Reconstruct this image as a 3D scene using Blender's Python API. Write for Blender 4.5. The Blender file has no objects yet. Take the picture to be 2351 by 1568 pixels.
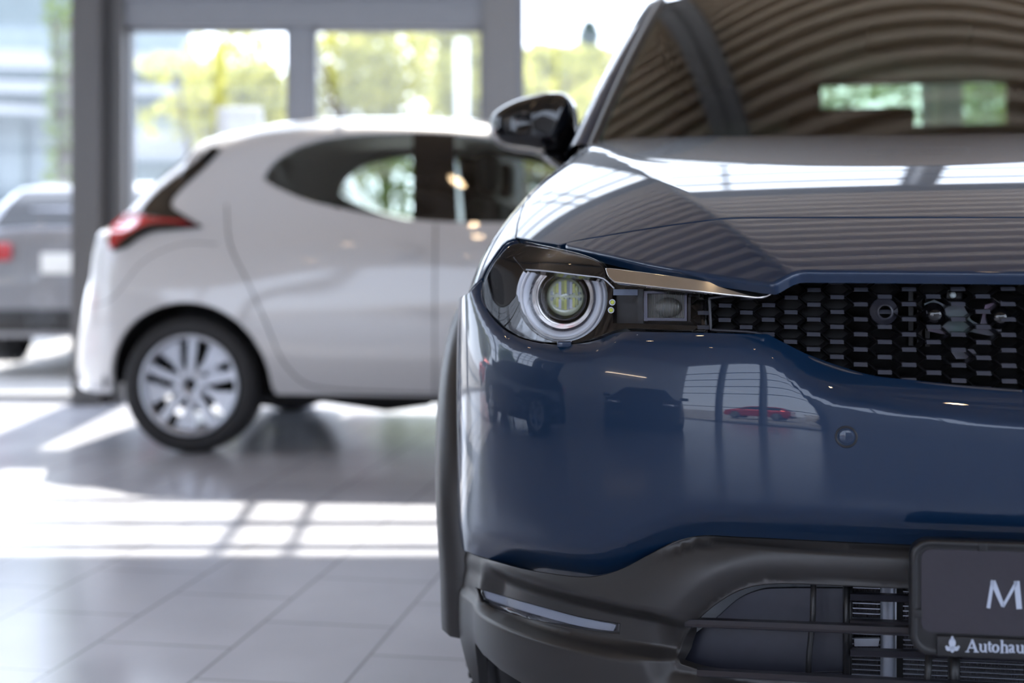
import bpy, bmesh, math, random
import numpy as np
from mathutils import Vector, Matrix
from mathutils.bvhtree import BVHTree
from mathutils.geometry import delaunay_2d_cdt

PI = math.pi
R = math.radians
SC = bpy.context.scene
COL = SC.collection
random.seed(7)

# ---------------------------------------------------------------- camera
FPX = 3000.0            # focal length in pixels of the 2351 px wide frame
CX, HY = 1175.5, 575.0  # principal column, horizon row
CAM = np.array([0.0, 0.0, 0.88])
cd = bpy.data.cameras.new('camera')
cam = bpy.data.objects.new('camera', cd)
COL.objects.link(cam)
cam.location = CAM
cam.rotation_euler = (R(90), 0, 0)
cd.sensor_width = 36.0
cd.lens = FPX / 2351.0 * 36.0
cd.shift_y = -(784.0 - HY) / 2351.0
cd.clip_start = 0.05
cd.clip_end = 400
cd.dof.use_dof = True
cd.dof.focus_distance = 1.80
cd.dof.aperture_fstop = cd.lens / 1000.0 / 0.0205
SC.camera = cam

# ---------------------------------------------------------------- sky, sun, exposure
W = bpy.data.worlds.new('sky')
SC.world = W
W.use_nodes = True
nt = W.node_tree
nt.nodes.clear()
out = nt.nodes.new('ShaderNodeOutputWorld')
bg = nt.nodes.new('ShaderNodeBackground')
sky = nt.nodes.new('ShaderNodeTexSky')
sky.sky_type = 'HOSEK_WILKIE'
sky.sun_direction = Vector((-0.06, 0.68, 0.73)).normalized()
sky.turbidity = 5.0
sky.ground_albedo = 0.5
mixs = nt.nodes.new('ShaderNodeMix')
mixs.data_type = 'RGBA'
mixs.inputs[0].default_value = 0.5
mixs.inputs[7].default_value = (0.80, 0.88, 1.08, 1)
nt.links.new(sky.outputs[0], mixs.inputs[6])
nt.links.new(mixs.outputs[2], bg.inputs[0])
bg.inputs[1].default_value = 3.4
nt.links.new(bg.outputs[0], out.inputs[0])

sd = bpy.data.lights.new('sun', 'SUN')
sd.energy = 5.2
sd.color = (1.0, 0.93, 0.84)
sd.angle = R(0.6)
sun = bpy.data.objects.new('sun', sd)
COL.objects.link(sun)
# light travels toward the camera, slightly to the right and down 48 degrees
sdir = Vector((0.06 * math.cos(R(48.5)), -math.cos(R(48.5)), -math.sin(R(48.5))))
sun.rotation_euler = sdir.to_track_quat('-Z', 'Y').to_euler()

SC.view_settings.view_transform = 'Standard'
SC.view_settings.look = 'None'
SC.view_settings.gamma = 1.0
SC.view_settings.use_curve_mapping = False
SC.view_settings.exposure = 1.38
SC.cycles.max_bounces = 10
SC.cycles.diffuse_bounces = 4
SC.cycles.glossy_bounces = 5
SC.cycles.transmission_bounces = 6
SC.cycles.transparent_max_bounces = 12
SC.cycles.sample_clamp_indirect = 6.0
SC.cycles.caustics_reflective = False
SC.cycles.caustics_refractive = False
SC.cycles.blur_glossy = 0.5
SC.cycles.use_denoising = True

# ---------------------------------------------------------------- materials
def mat(name, color=(0.5, 0.5, 0.5), rough=0.5, metal=0.0, **k):
    m = bpy.data.materials.new(name)
    m.use_nodes = True
    b = m.node_tree.nodes['Principled BSDF']
    b.inputs['Base Color'].default_value = (*color, 1)
    b.inputs['Roughness'].default_value = rough
    b.inputs['Metallic'].default_value = metal
    for kk, v in k.items():
        b.inputs[kk.replace('_', ' ')].default_value = v
    return m

def node(m, t, **k):
    n = m.node_tree.nodes.new(t)
    for a, v in k.items():
        setattr(n, a, v)
    return n

def add_noise(m, scale=50.0, amount=0.1, rough_amt=0.0, bump=0.0, detail=4.0, bdist=0.001):
    """procedural variation of colour, roughness and bump on a principled material"""
    nt = m.node_tree
    b = nt.nodes['Principled BSDF']
    tc = node(m, 'ShaderNodeTexCoord')
    n = node(m, 'ShaderNodeTexNoise')
    n.inputs['Scale'].default_value = scale
    n.inputs['Detail'].default_value = detail
    nt.links.new(tc.outputs['Object'], n.inputs['Vector'])
    if amount:
        c = b.inputs['Base Color'].default_value
        mx = node(m, 'ShaderNodeMix', data_type='RGBA')
        mx.inputs[6].default_value = tuple(max(0, x * (1 - amount)) for x in c[:3]) + (1,)
        mx.inputs[7].default_value = tuple(min(1, x * (1 + amount)) for x in c[:3]) + (1,)
        nt.links.new(n.outputs['Fac'], mx.inputs[0])
        nt.links.new(mx.outputs[2], b.inputs['Base Color'])
    if rough_amt:
        r = b.inputs['Roughness'].default_value
        mr = node(m, 'ShaderNodeMapRange')
        mr.inputs[3].default_value = max(0, r - rough_amt)
        mr.inputs[4].default_value = min(1, r + rough_amt)
        nt.links.new(n.outputs['Fac'], mr.inputs[0])
        nt.links.new(mr.outputs[0], b.inputs['Roughness'])
    if bump:
        bp = node(m, 'ShaderNodeBump')
        bp.inputs['Strength'].default_value = bump
        bp.inputs['Distance'].default_value = bdist
        nt.links.new(n.outputs['Fac'], bp.inputs['Height'])
        nt.links.new(bp.outputs[0], b.inputs['Normal'])
    return m

def glass(name, tint=(1, 1, 1), ior=1.5, refl=(1, 1, 1)):
    """thin sheet of glass: fresnel mix of a mirror and a tinted see-through"""
    m = bpy.data.materials.new(name)
    m.use_nodes = True
    nt = m.node_tree
    nt.nodes.clear()
    o = nt.nodes.new('ShaderNodeOutputMaterial')
    mx = nt.nodes.new('ShaderNodeMixShader')
    lw = nt.nodes.new('ShaderNodeLayerWeight')          # both faces of the thin sheet behave alike
    pw = nt.nodes.new('ShaderNodeMath'); pw.operation = 'POWER'; pw.inputs[1].default_value = 5.0
    fr = nt.nodes.new('ShaderNodeMapRange')
    fr.inputs[3].default_value = ((ior - 1) / (ior + 1)) ** 2
    fr.inputs[4].default_value = 1.0
    nt.links.new(lw.outputs['Facing'], pw.inputs[0])
    nt.links.new(pw.outputs[0], fr.inputs[0])
    tr = nt.nodes.new('ShaderNodeBsdfTransparent')
    tr.inputs[0].default_value = (*tint, 1)
    gl = nt.nodes.new('ShaderNodeBsdfGlossy')
    gl.inputs['Roughness'].default_value = 0.0
    gl.inputs['Color'].default_value = (*refl, 1)
    nt.links.new(fr.outputs[0], mx.inputs[0])
    nt.links.new(tr.outputs[0], mx.inputs[1])
    nt.links.new(gl.outputs[0], mx.inputs[2])
    nt.links.new(mx.outputs[0], o.inputs[0])
    return m

def emis(name, color, strength):
    m = mat(name, (0.8, 0.8, 0.8), 0.5)
    b = m.node_tree.nodes['Principled BSDF']
    b.inputs['Emission Color'].default_value = (*color, 1)
    b.inputs['Emission Strength'].default_value = strength
    return m

M = {}
M['blue'] = mat('blue_paint', (0.003, 0.021, 0.060), 0.45, 0.15, Coat_Weight=1.0, Coat_Roughness=0.010, Coat_IOR=1.46, Specular_IOR_Level=0.25)
add_noise(M['blue'], 900, 0.12)
M['white_paint'] = mat('white_paint', (0.60, 0.59, 0.59), 0.35, 0.0, Coat_Weight=1.0, Coat_Roughness=0.03)
add_noise(M['white_paint'], 400, 0.03)
M['silver_paint'] = mat('silver_paint', (0.24, 0.24, 0.26), 0.3, 0.7, Coat_Weight=1.0, Coat_Roughness=0.03)
add_noise(M['silver_paint'], 400, 0.05)
M['red_paint'] = mat('red_paint', (0.45, 0.01, 0.02), 0.3, 0.3, Coat_Weight=1.0, Coat_Roughness=0.02)
add_noise(M['red_paint'], 400, 0.05)
M['dark_paint'] = mat('dark_paint', (0.012, 0.014, 0.02), 0.35, 0.3, Coat_Weight=1.0, Coat_Roughness=0.02)
add_noise(M['dark_paint'], 400, 0.05)
M['clad'] = mat('matte_cladding', (0.025, 0.023, 0.023), 0.40, 0.0, Specular_IOR_Level=0.55)
add_noise(M['clad'], 1500, 0.15, 0.04, 0.25, 2.0, 0.0003)
M['plastic'] = mat('black_plastic', (0.010, 0.010, 0.012), 0.38)
add_noise(M['plastic'], 600, 0.2, 0.05)
M['gplastic'] = mat('grey_grille_plastic', (0.030, 0.030, 0.040), 0.36)
add_noise(M['gplastic'], 600, 0.2, 0.05)
M['gbar'] = mat('lit_grille_bar_plastic', (0.085, 0.088, 0.11), 0.32)  # paler copy of the grille plastic, lit look put into the colour
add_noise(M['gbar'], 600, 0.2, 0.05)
M['gloss'] = mat('gloss_black', (0.004, 0.004, 0.005), 0.03, 0.0, Coat_Weight=0.3, Coat_Roughness=0.0)
add_noise(M['gloss'], 300, 0.1)
M['void'] = mat('dark_lining', (0.0025, 0.0025, 0.003), 0.8)
add_noise(M['void'], 30, 0.3)
M['chrome'] = mat('satin_chrome', (0.72, 0.69, 0.66), 0.09, 1.0)
add_noise(M['chrome'], 300, 0.03)
M['bright'] = mat('bright_chrome', (0.85, 0.86, 0.9), 0.05, 1.0)
add_noise(M['bright'], 300, 0.03)
M['alloy'] = mat('wheel_alloy', (0.55, 0.57, 0.62), 0.3, 0.85)
add_noise(M['alloy'], 100, 0.06)
M['rubber'] = mat('tyre_rubber', (0.018, 0.018, 0.020), 0.7)
add_noise(M['rubber'], 200, 0.3, 0.1)
M['pane'] = glass('window_glass', (0.975, 0.98, 0.975), 1.45)
M['windscreen'] = glass('windscreen_glass', (0.50, 0.58, 0.46), 1.70)
M['tinted'] = glass('tinted_glass', (0.80, 0.86, 0.83), 1.5)
M['cover'] = glass('lamp_cover_glass', (0.95, 0.96, 0.98), 1.38)
# ---------------------------------------------------------------- object helpers
def link(name, me, m=None, parent=None):
    o = bpy.data.objects.new(name, me)
    COL.objects.link(o)
    if m is not None:
        for x in (m if isinstance(m, (list, tuple)) else [m]):
            me.materials.append(x)
    if parent is not None:
        o.parent = parent
    return o

def empty(name, loc=(0, 0, 0), rz=0.0):
    o = bpy.data.objects.new(name, None)
    COL.objects.link(o)
    o.location = loc
    o.rotation_euler = (0, 0, rz)
    o.empty_display_size = 0.2
    return o

def tag(o, label=None, cat=None, group=None, kind=None):
    if label: o['label'] = label
    if cat: o['category'] = cat
    if group: o['group'] = group
    if kind: o['kind'] = kind
    return o

def smooth_me(me, on=True):
    me.polygons.foreach_set('use_smooth', [on] * len(me.polygons))

class MB:
    """collects simple shapes and links them as ONE mesh object"""
    def __init__(s):
        s.v = []; s.f = []; s.sm = []
    def add(s, vs, fs, sm=False):
        n = len(s.v)
        s.v += [tuple(map(float, x)) for x in vs]
        s.f += [tuple(i + n for i in f) for f in fs]
        s.sm += [sm] * len(fs)
        return s
    def box(s, x0, x1, y0, y1, z0, z1):
        return s.add([(x0,y0,z0),(x1,y0,z0),(x1,y1,z0),(x0,y1,z0),(x0,y0,z1),(x1,y0,z1),(x1,y1,z1),(x0,y1,z1)],
                     [(0,3,2,1),(4,5,6,7),(0,1,5,4),(1,2,6,5),(2,3,7,6),(3,0,4,7)])
    def rbox(s, x0, x1, y0, y1, z0, z1, r=0.01):
        bm = bmesh.new()
        bmesh.ops.create_cube(bm, size=1)
        for v in bm.verts:
            v.co = Vector((x0 + (v.co.x + .5) * (x1 - x0), y0 + (v.co.y + .5) * (y1 - y0), z0 + (v.co.z + .5) * (z1 - z0)))
        bmesh.ops.bevel(bm, geom=bm.edges[:], offset=r, segments=3, affect='EDGES', profile=0.5)
        bm.verts.index_update()
        s.add([v.co[:] for v in bm.verts], [[v.index for v in f.verts] for f in bm.faces], True)
        bm.free()
        return s
    def grid(s, P, closed_u=False, closed_v=False, sm=True):
        P = np.asarray(P); a, b = P.shape[:2]
        fs = []
        for i in range(a if closed_u else a - 1):
            for j in range(b if closed_v else b - 1):
                i2, j2 = (i + 1) % a, (j + 1) % b
                fs.append((i * b + j, i * b + j2, i2 * b + j2, i2 * b + j))
        return s.add(P.reshape(-1, 3), fs, sm)
    def tube(s, pts, r, n=8, caps=True, flat=1.0):
        pts = [Vector(p) for p in pts]
        rs = r if isinstance(r, (list, tuple)) else [r] * len(pts)
        rows = []
        up = None
        for i, p in enumerate(pts):
            t = (pts[min(i + 1, len(pts) - 1)] - pts[max(i - 1, 0)]).normalized()
            if up is None:
                up = Vector((0, 0, 1)) if abs(t.z) < .9 else Vector((0, 1, 0))
            sd_ = t.cross(up).normalized()
            up = sd_.cross(t).normalized()
            rows.append([tuple(p + (sd_ * math.cos(2*PI*k/n) + up * flat * math.sin(2*PI*k/n)) * rs[i]) for k in range(n)])
        base = len(s.v)
        s.grid(rows, closed_v=True)
        if caps:
            s.f.append(tuple(base + k for k in range(n))); s.sm.append(False)
            s.f.append(tuple(base + (len(pts) - 1) * n + k for k in reversed(range(n)))); s.sm.append(False)
        return s
    def lathe(s, prof, n=48, mtx=None, sm=True, a0=0.0, a1=2 * PI):
        """prof: (radius, height) pairs turned about local z"""
        full = abs(a1 - a0 - 2 * PI) < 1e-6
        k = n if full else n + 1
        rows = []
        for r, h in prof:
            row = []
            for i in range(k):
                a = a0 + (a1 - a0) * i / n
                v = Vector((r * math.cos(a), r * math.sin(a), h))
                row.append(tuple(mtx @ v) if mtx is not None else tuple(v))
            rows.append(row)
        return s.grid(rows, closed_v=full, sm=sm)
    def prism(s, poly, d0, d1, mtx=None, sm=False):
        """poly (x, y) extruded from d0 to d1 along local z"""
        n = len(poly)
        vs = [Vector((x, y, d0)) for x, y in poly] + [Vector((x, y, d1)) for x, y in poly]
        if mtx is not None: vs = [mtx @ v for v in vs]
        fs = [tuple(reversed(range(n))), tuple(range(n, 2 * n))] + [(i, (i + 1) % n, n + (i + 1) % n, n + i) for i in range(n)]
        return s.add([tuple(v) for v in vs], fs, sm)
    def mesh(s, name):
        me = bpy.data.meshes.new(name)
        me.from_pydata(s.v, [], s.f)
        me.polygons.foreach_set('use_smooth', s.sm)
        me.update()
        return me
    def build(s, name, m=None, parent=None, fixn=True):
        me = s.mesh(name)
        if fixn:
            bm = bmesh.new(); bm.from_mesh(me)
            bmesh.ops.recalc_face_normals(bm, faces=bm.faces[:])
            bm.to_mesh(me); bm.free()
        return link(name, me, m, parent)

def mirror_u(o, name=None, ax=0, c0=0.0):
    """a mirrored copy (u -> -u) of a part of a car"""
    me = o.data.copy()
    co = np.empty(len(me.vertices) * 3); me.vertices.foreach_get('co', co)
    nr = None
    if me.has_custom_normals:
        nr = np.empty(len(me.vertices) * 3); me.vertices.foreach_get('normal', nr)
        cn = np.empty(len(me.loops) * 3); me.corner_normals.foreach_get('vector', cn)
        cn = cn.reshape(-1, 3); lv = np.empty(len(me.loops), int); me.loops.foreach_get('vertex_index', lv)
        nr = np.zeros((len(me.vertices), 3)); nr[lv] = cn; nr[:, ax] *= -1
    co = co.reshape(-1, 3); co[:, ax] = 2 * c0 - co[:, ax]
    me.vertices.foreach_set('co', co.ravel())
    me.flip_normals()
    if nr is not None:
        me.normals_split_custom_set_from_vertices(nr.tolist())
    me.update()
    c = o.copy(); c.data = me
    if name: c.name = name
    COL.objects.link(c)
    return c

# ---------------------------------------------------------------- curves
def bspline(ctrl, t):
    """uniform cubic B-spline, t in [0, len-3]"""
    c = np.asarray(ctrl, float); t = np.asarray(t, float)
    n = len(c) - 3
    i = np.clip(np.floor(t).astype(int), 0, n - 1); f = (t - i)[:, None]
    b0 = (1 - f) ** 3 / 6; b1 = (3 * f ** 3 - 6 * f ** 2 + 4) / 6
    b2 = (-3 * f ** 3 + 3 * f ** 2 + 3 * f + 1) / 6; b3 = f ** 3 / 6
    return b0 * c[i] + b1 * c[i + 1] + b2 * c[i + 2] + b3 * c[i + 3]

def crom(pts, step=6.0, closed=False):
    """dense centripetal Catmull-Rom through pts; a third value of 1 marks a corner"""
    P = [np.array(p[:2], float) for p in pts]; K = [len(p) > 2 and p[2] for p in pts]
    n = len(P); outp = []
    segs = n if closed else n - 1
    for i in range(segs):
        a, b = P[i], P[(i + 1) % n]
        pa = P[i - 1] if (closed or i > 0) and not K[i] else a - (b - a)
        j = (i + 1) % n
        pb = P[(i + 2) % n] if (closed or i + 2 < n) and not K[j] else b + (b - a)
        m = max(1, int(np.linalg.norm(b - a) / step))
        def tj(ti, x, y): return ti + max(np.linalg.norm(y - x), 1e-9) ** 0.5
        t0 = 0; t1 = tj(t0, pa, a); t2 = tj(t1, a, b); t3 = tj(t2, b, pb)
        for k in range(m):
            t = t1 + (t2 - t1) * k / m
            A1 = (t1-t)/(t1-t0)*pa + (t-t0)/(t1-t0)*a
            A2 = (t2-t)/(t2-t1)*a + (t-t1)/(t2-t1)*b
            A3 = (t3-t)/(t3-t2)*b + (t-t2)/(t3-t2)*pb
            B1 = (t2-t)/(t2-t0)*A1 + (t-t0)/(t2-t0)*A2
            B2 = (t3-t)/(t3-t1)*A2 + (t-t1)/(t3-t1)*A3
            outp.append((t2-t)/(t2-t1)*B1 + (t-t1)/(t2-t1)*B2)
    if not closed: outp.append(P[-1])
    return np.array(outp)

def ramp(x, r):
    return 0.5 * (x + np.sqrt(x * x + r * r))

def sst(x):
    x = np.clip(x, 0, 1)
    return x * x * (3 - 2 * x)

# ---------------------------------------------------------------- body surfaces
class Frame:
    """local frame of a thing standing on the floor: origin, turn about z"""
    def __init__(s, ox, oy, deg):
        s.o = np.array([ox, oy, 0.0]); a = R(deg); s.rz = -a
        s.eu = np.array([math.cos(a), -math.sin(a), 0]); s.ev = np.array([math.sin(a), math.cos(a), 0])
    def loc(s, p):
        q = np.asarray(p) - s.o
        return np.array([q @ s.eu, q @ s.ev, q[2]])
    def ray(s, px, py):
        d = np.array([(px - CX) / FPX, 1.0, (HY - py) / FPX])
        return s.loc(CAM), np.array([d @ s.eu, d @ s.ev, d[2]])
    def pix(s, p):
        w = s.o + s.eu * p[0] + s.ev * p[1] + np.array([0, 0, p[2]])
        return CX + w[0] / w[1] * FPX, HY - (w[2] - CAM[2]) / w[1] * FPX

class Surf:
    """smooth two-parameter surface; sketch outlines are carried onto it and cut out as panels"""
    def __init__(s, frame, fn, p0, p1, q0, q1, dp=0.01, dq=0.01):
        s.fr, s.fn = frame, fn
        s.p = np.linspace(p0, p1, int(round((p1 - p0) / dp)) + 1)
        s.q = np.linspace(q0, q1, int(round((q1 - q0) / dq)) + 1)
        pp, qq = np.meshgrid(s.p, s.q, indexing='ij')
        s.shape = pp.shape
        P = fn(pp.ravel(), qq.ravel())
        s.P = P
        b = len(s.q); tr = []
        for i in range(len(s.p) - 1):
            for j in range(b - 1):
                k = i * b + j
                tr.append((k, k + 1, k + b + 1)); tr.append((k, k + b + 1, k + b))
        s.tr = tr
        s.uv = np.stack([pp.ravel(), qq.ravel()], 1)
        s.bvh = BVHTree.FromPolygons([tuple(x) for x in P], tr)
    def hit(s, px, py):
        o, d = s.fr.ray(px, py)
        loc, n, i, dist = s.bvh.ray_cast(Vector(o), Vector(d).normalized())
        if loc is None: return None
        t = s.tr[i]; A, B, C = (s.P[k] for k in t); x = np.array(loc)
        v0, v1, v2 = B - A, C - A, x - A
        d00, d01, d11, d20, d21 = v0 @ v0, v0 @ v1, v1 @ v1, v2 @ v0, v2 @ v1
        den = d00 * d11 - d01 * d01
        v = (d11 * d20 - d01 * d21) / den; w = (d00 * d21 - d01 * d20) / den
        return (1 - v - w) * s.uv[t[0]] + v * s.uv[t[1]] + w * s.uv[t[2]]
    def line(s, pts, step=6.0, closed=False, raw=False):
        """pixel polyline -> parameter polyline (points missing the surface are dropped)"""
        r = []
        for x, y in (pts if raw else crom(pts, step, closed)):
            h = s.hit(x, y)
            if h is not None: r.append(h)
        return np.array(r)
    def nrm(s, p, q, e=0.0015, side=1.0):
        a = s.fn(p + e, q) - s.fn(p - e, q); b = s.fn(p, q + e) - s.fn(p, q - e)
        n = np.cross(a, b) * side
        return n / np.maximum(np.linalg.norm(n, axis=1), 1e-12)[:, None]

def in_poly(P, poly):
    x, y = P[:, 0], P[:, 1]; ins = np.zeros(len(P), bool)
    n = len(poly); j = n - 1
    for i in range(n):
        xi, yi = poly[i]; xj, yj = poly[j]
        c = ((yi > y) != (yj > y)) & (x < (xj - xi) * (y - yi) / ((yj - yi) if yj != yi else 1e-12) + xi)
        ins ^= c; j = i
    return ins

def clean_poly(poly, mind=0.0008):
    r = []
    for p in poly:
        if not r or np.hypot(*(np.asarray(p) - r[-1])) > mind: r.append(np.asarray(p, float))
    if len(r) > 2 and np.hypot(*(r[0] - r[-1])) < mind: r.pop()
    return r

def panel(name, sf, outline, m, parent, holes=(), sp=0.009, thick=0.006, rr=0.0012, off=0.0, side=1.0,
          flat_open=None, rim=True, mirror_join=False):
    """cut a panel out of a surface: parameter outline + holes -> triangulated shell with rounded, turned-in edges"""
    outline = clean_poly(outline); holes = [clean_poly(h) for h in holes]
    O = np.array(outline)
    xs = np.arange(O[:, 0].min(), O[:, 0].max(), sp); ys = np.arange(O[:, 1].min(), O[:, 1].max(), sp)
    gx, gy = np.meshgrid(xs, ys); gx = gx + (np.arange(len(ys)) % 2)[:, None] * sp * .5
    G = np.stack([gx.ravel(), gy.ravel()], 1)
    keep = in_poly(G, O)
    for h in holes: keep &= ~in_poly(G, np.array(h))
    G = G[keep]
    B = np.concatenate([O] + [np.array(h) for h in holes])
    far = np.ones(len(G), bool)
    for b in B:
        far &= ((G - b) ** 2).sum(1) > (sp * 0.45) ** 2
    G = G[far]
    allp = np.concatenate([B, G]); edges = []; k = 0
    for lp in [outline] + holes:
        n = len(lp); edges += [(k + i, k + (i + 1) % n) for i in range(n)]; k += n
    res = delaunay_2d_cdt([Vector(p) for p in allp], edges, [], 0, 1e-7)
    V2 = np.array([tuple(v) for v in res[0]]); F = res[2]
    C = np.array([(V2[list(f)]).mean(0) for f in F])
    ok = in_poly(C, O)
    for h in holes: ok &= ~in_poly(C, np.array(h))
    F = [tuple(f) for f, k_ in zip(F, ok) if k_]
    used = sorted({i for f in F for i in f}); mp = {i: k_ for k_, i in enumerate(used)}
    V2 = V2[used]; F = [tuple(mp[i] for i in f) for f in F]
    P = sf.fn(V2[:, 0], V2[:, 1]); N = sf.nrm(V2[:, 0], V2[:, 1], side=side)
    P = P + N * off
    # orient faces along the analytic normal
    F2 = []
    for f in F:
        a, b, c = P[f[0]], P[f[1]], P[f[2]]
        n = np.cross(b - a, c - a)
        F2.append(f if n @ N[f[0]] >= 0 else tuple(reversed(f)))
    F = F2
    V = [tuple(x) for x in P]; NN = [x for x in N]
    if rim:
        ec = {}
        for f in F:
            for i in range(len(f)):
                e = (f[i], f[(i + 1) % len(f)]); ec[e] = 1
        be = [e for e in ec if (e[1], e[0]) not in ec]
        if mirror_join:  # leave the edge on the centre plane open
            be = [e for e in be if not (abs(V2[e[0], 0]) < 1e-4 and abs(V2[e[1], 0]) < 1e-4)]
        T = {}
        for a, b in be:
            d = P[b] - P[a]; d = d / max(np.linalg.norm(d), 1e-12)
            for x in (a, b):
                t = np.cross(d, N[x]); T[x] = T.get(x, 0) + t
        ids = {}
        c7 = 0.7071
        for x, t in T.items():
            t = t - N[x] * (t @ N[x]); t = t / max(np.linalg.norm(t), 1e-9)
            n = N[x]; p = P[x]; base = len(V)
            V += [tuple(p + t * rr * c7 - n * rr * (1 - c7)), tuple(p + t * rr - n * rr), tuple(p + t * rr - n * (thick + rr))]
            NN += [(n + t) * c7, t, t]
            ids[x] = base
        for a, b in be:
            A, B_ = ids[a], ids[b]
            F.append((a, A, B_, b)); F.append((A, A + 1, B_ + 1, B_)); F.append((A + 1, A + 2, B_ + 2, B_ + 1))
    me = bpy.data.meshes.new(name)
    me.from_pydata(V, [], F)
    smooth_me(me)
    me.update()
    me.normals_split_custom_set_from_vertices([tuple(x) for x in NN])
    return link(name, me, m, parent)

def both(o, ax=0, c0=0.0):
    """keep the part and add its mirror image on the other side of the car"""
    c = mirror_u(o, None, ax, c0); c.parent = o.parent
    return c

def whole(o, ax=0, c0=0.0):
    """join a half panel with its mirror image across the centre plane into one mesh"""
    c = mirror_u(o, None, ax, c0)
    a, b = o.data, c.data
    def grab(me):
        n = len(me.vertices); co = np.empty(n * 3); me.vertices.foreach_get('co', co); co = co.reshape(-1, 3)
        cn = np.empty(len(me.loops) * 3); me.corner_normals.foreach_get('vector', cn); cn = cn.reshape(-1, 3)
        lv = np.empty(len(me.loops), int); me.loops.foreach_get('vertex_index', lv)
        nr = np.zeros((n, 3)); nr[lv] = cn
        return co, nr, [tuple(p.vertices) for p in me.polygons]
    c1, n1, f1 = grab(a); c2, n2, f2 = grab(b)
    me = bpy.data.meshes.new(o.name)
    me.from_pydata(np.concatenate([c1, c2]).tolist(), [], f1 + [tuple(i + len(c1) for i in f) for f in f2])
    smooth_me(me); me.update()
    me.normals_split_custom_set_from_vertices(np.concatenate([n1, n2]).tolist())
    for m_ in a.materials: me.materials.append(m_)
    o.data = me
    bpy.data.objects.remove(c)
    return o
# ================================================================ THE BLUE CAR
CAR = Frame(0.732, 1.565, 9.0)
car = empty('blue_car', (CAR.o[0], CAR.o[1], 0), CAR.rz)
tag(car, 'dark blue compact crossover car seen from the front with round headlamp ring and honeycomb grille', 'car')

PLAN = [(-.25, .008), (0, -.003), (.25, .008), (.45, .040), (.60, .090), (.73, .155), (.830, .245), (.896, .37),
        (.916, .53), (.922, .70), (.925, .9), (.925, 1.2), (.925, 1.5), (.925, 1.9)]
_t = np.linspace(0, len(PLAN) - 3, 3000)
_c = bspline(PLAN, _t)
_s = np.concatenate([[0], np.cumsum(np.linalg.norm(np.diff(_c, axis=0), axis=1))])
SMAX = _s[-1]

def plan_at(s):
    """point and inward normal of the half plan curve at arc length s (left side of the picture: u negative)"""
    t = np.interp(np.abs(s), _s, _t)
    p = bspline(PLAN, t)
    e = 1e-3
    d = bspline(PLAN, np.minimum(t + e, _t[-1])) - bspline(PLAN, np.maximum(t - e, 0))
    d /= np.linalg.norm(d, axis=1)[:, None]
    return p, np.stack([-d[:, 1], d[:, 0]], 1)

def front_fn(inset):
    def fn(s, z):
        s = np.asarray(s, float); z = np.asarray(z, float)
        p, n = plan_at(s)
        d = inset(np.abs(s), z)
        a = p[:, 0] + n[:, 0] * d; v = p[:, 1] + n[:, 1] * d
        return np.stack([-a * np.where(s < 0, -1, 1), v, z], 1)
    return fn

def base_inset(s, z):
    x = z - 0.634; y = np.maximum(z - 0.673, 0)
    return (0.75 * np.where(x < 0, 0.72, 1.0) * x ** 2 + 0.55 * y ** 2) * (1 - 0.85 * sst((s - 0.80) / 0.26))

S0 = Surf(CAR, front_fn(base_inset), 0, 1.30, 0.22, 1.0, 0.01, 0.01)

def zline(pts, surf=None, ends=True):
    """a line drawn across the front, as height over arc length"""
    l = (surf or S0).line(pts)
    l = l[np.argsort(l[:, 0])]
    xs, zs = l[:, 0], l[:, 1]
    k = np.linspace(0, 1.30, 400)
    zz = np.interp(k, xs, zs)
    ker = np.hanning(17); ker /= ker.sum()
    zz = np.convolve(np.pad(zz, 8, 'edge'), ker, 'valid')
    return lambda s: np.interp(s, k, zz)

# crease running over the headlamp ledge and down under the grille
Z_CR = zline([(1075, 650), (1095, 700), (1125, 748), (1165, 782), (1240, 806), (1310, 814), (1370, 806), (1420, 780),
              (1500, 776), (1600, 778), (1700, 780), (1745, 790), (1790, 822), (1835, 868), (1880, 900), (1930, 918),
              (2000, 929), (2100, 944), (2200, 957), (2345, 973)])
# crease above the lower edge of the painted bumper
Z_LO = zline([(1056, 1212), (1100, 1226), (1200, 1249), (1300, 1262), (1350, 1262), (1400, 1248), (1500, 1204),
              (1560, 1183), (1620, 1178), (1800, 1183), (2090, 1195), (2345, 1203)])

def bump_inset(s, z):
    d = base_inset(s, z)
    x = z - Z_CR(s)
    led = sst((s - 0.50) / 0.08)            # steeper ledge under the headlamp, chamfer under the grille
    d = d + (0.95 + 0.25 * led) * ramp(x, 0.007) * (1 - sst((s - 0.955) / 0.09))
    d = d + 0.78 * ramp(Z_LO(s) - z, 0.008) * (1 - 0.9 * sst((s - 0.84) / 0.24))
    return d
SB = Surf(CAR, front_fn(bump_inset), 0, 1.30, 0.33, 0.90, 0.006, 0.005)

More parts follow.
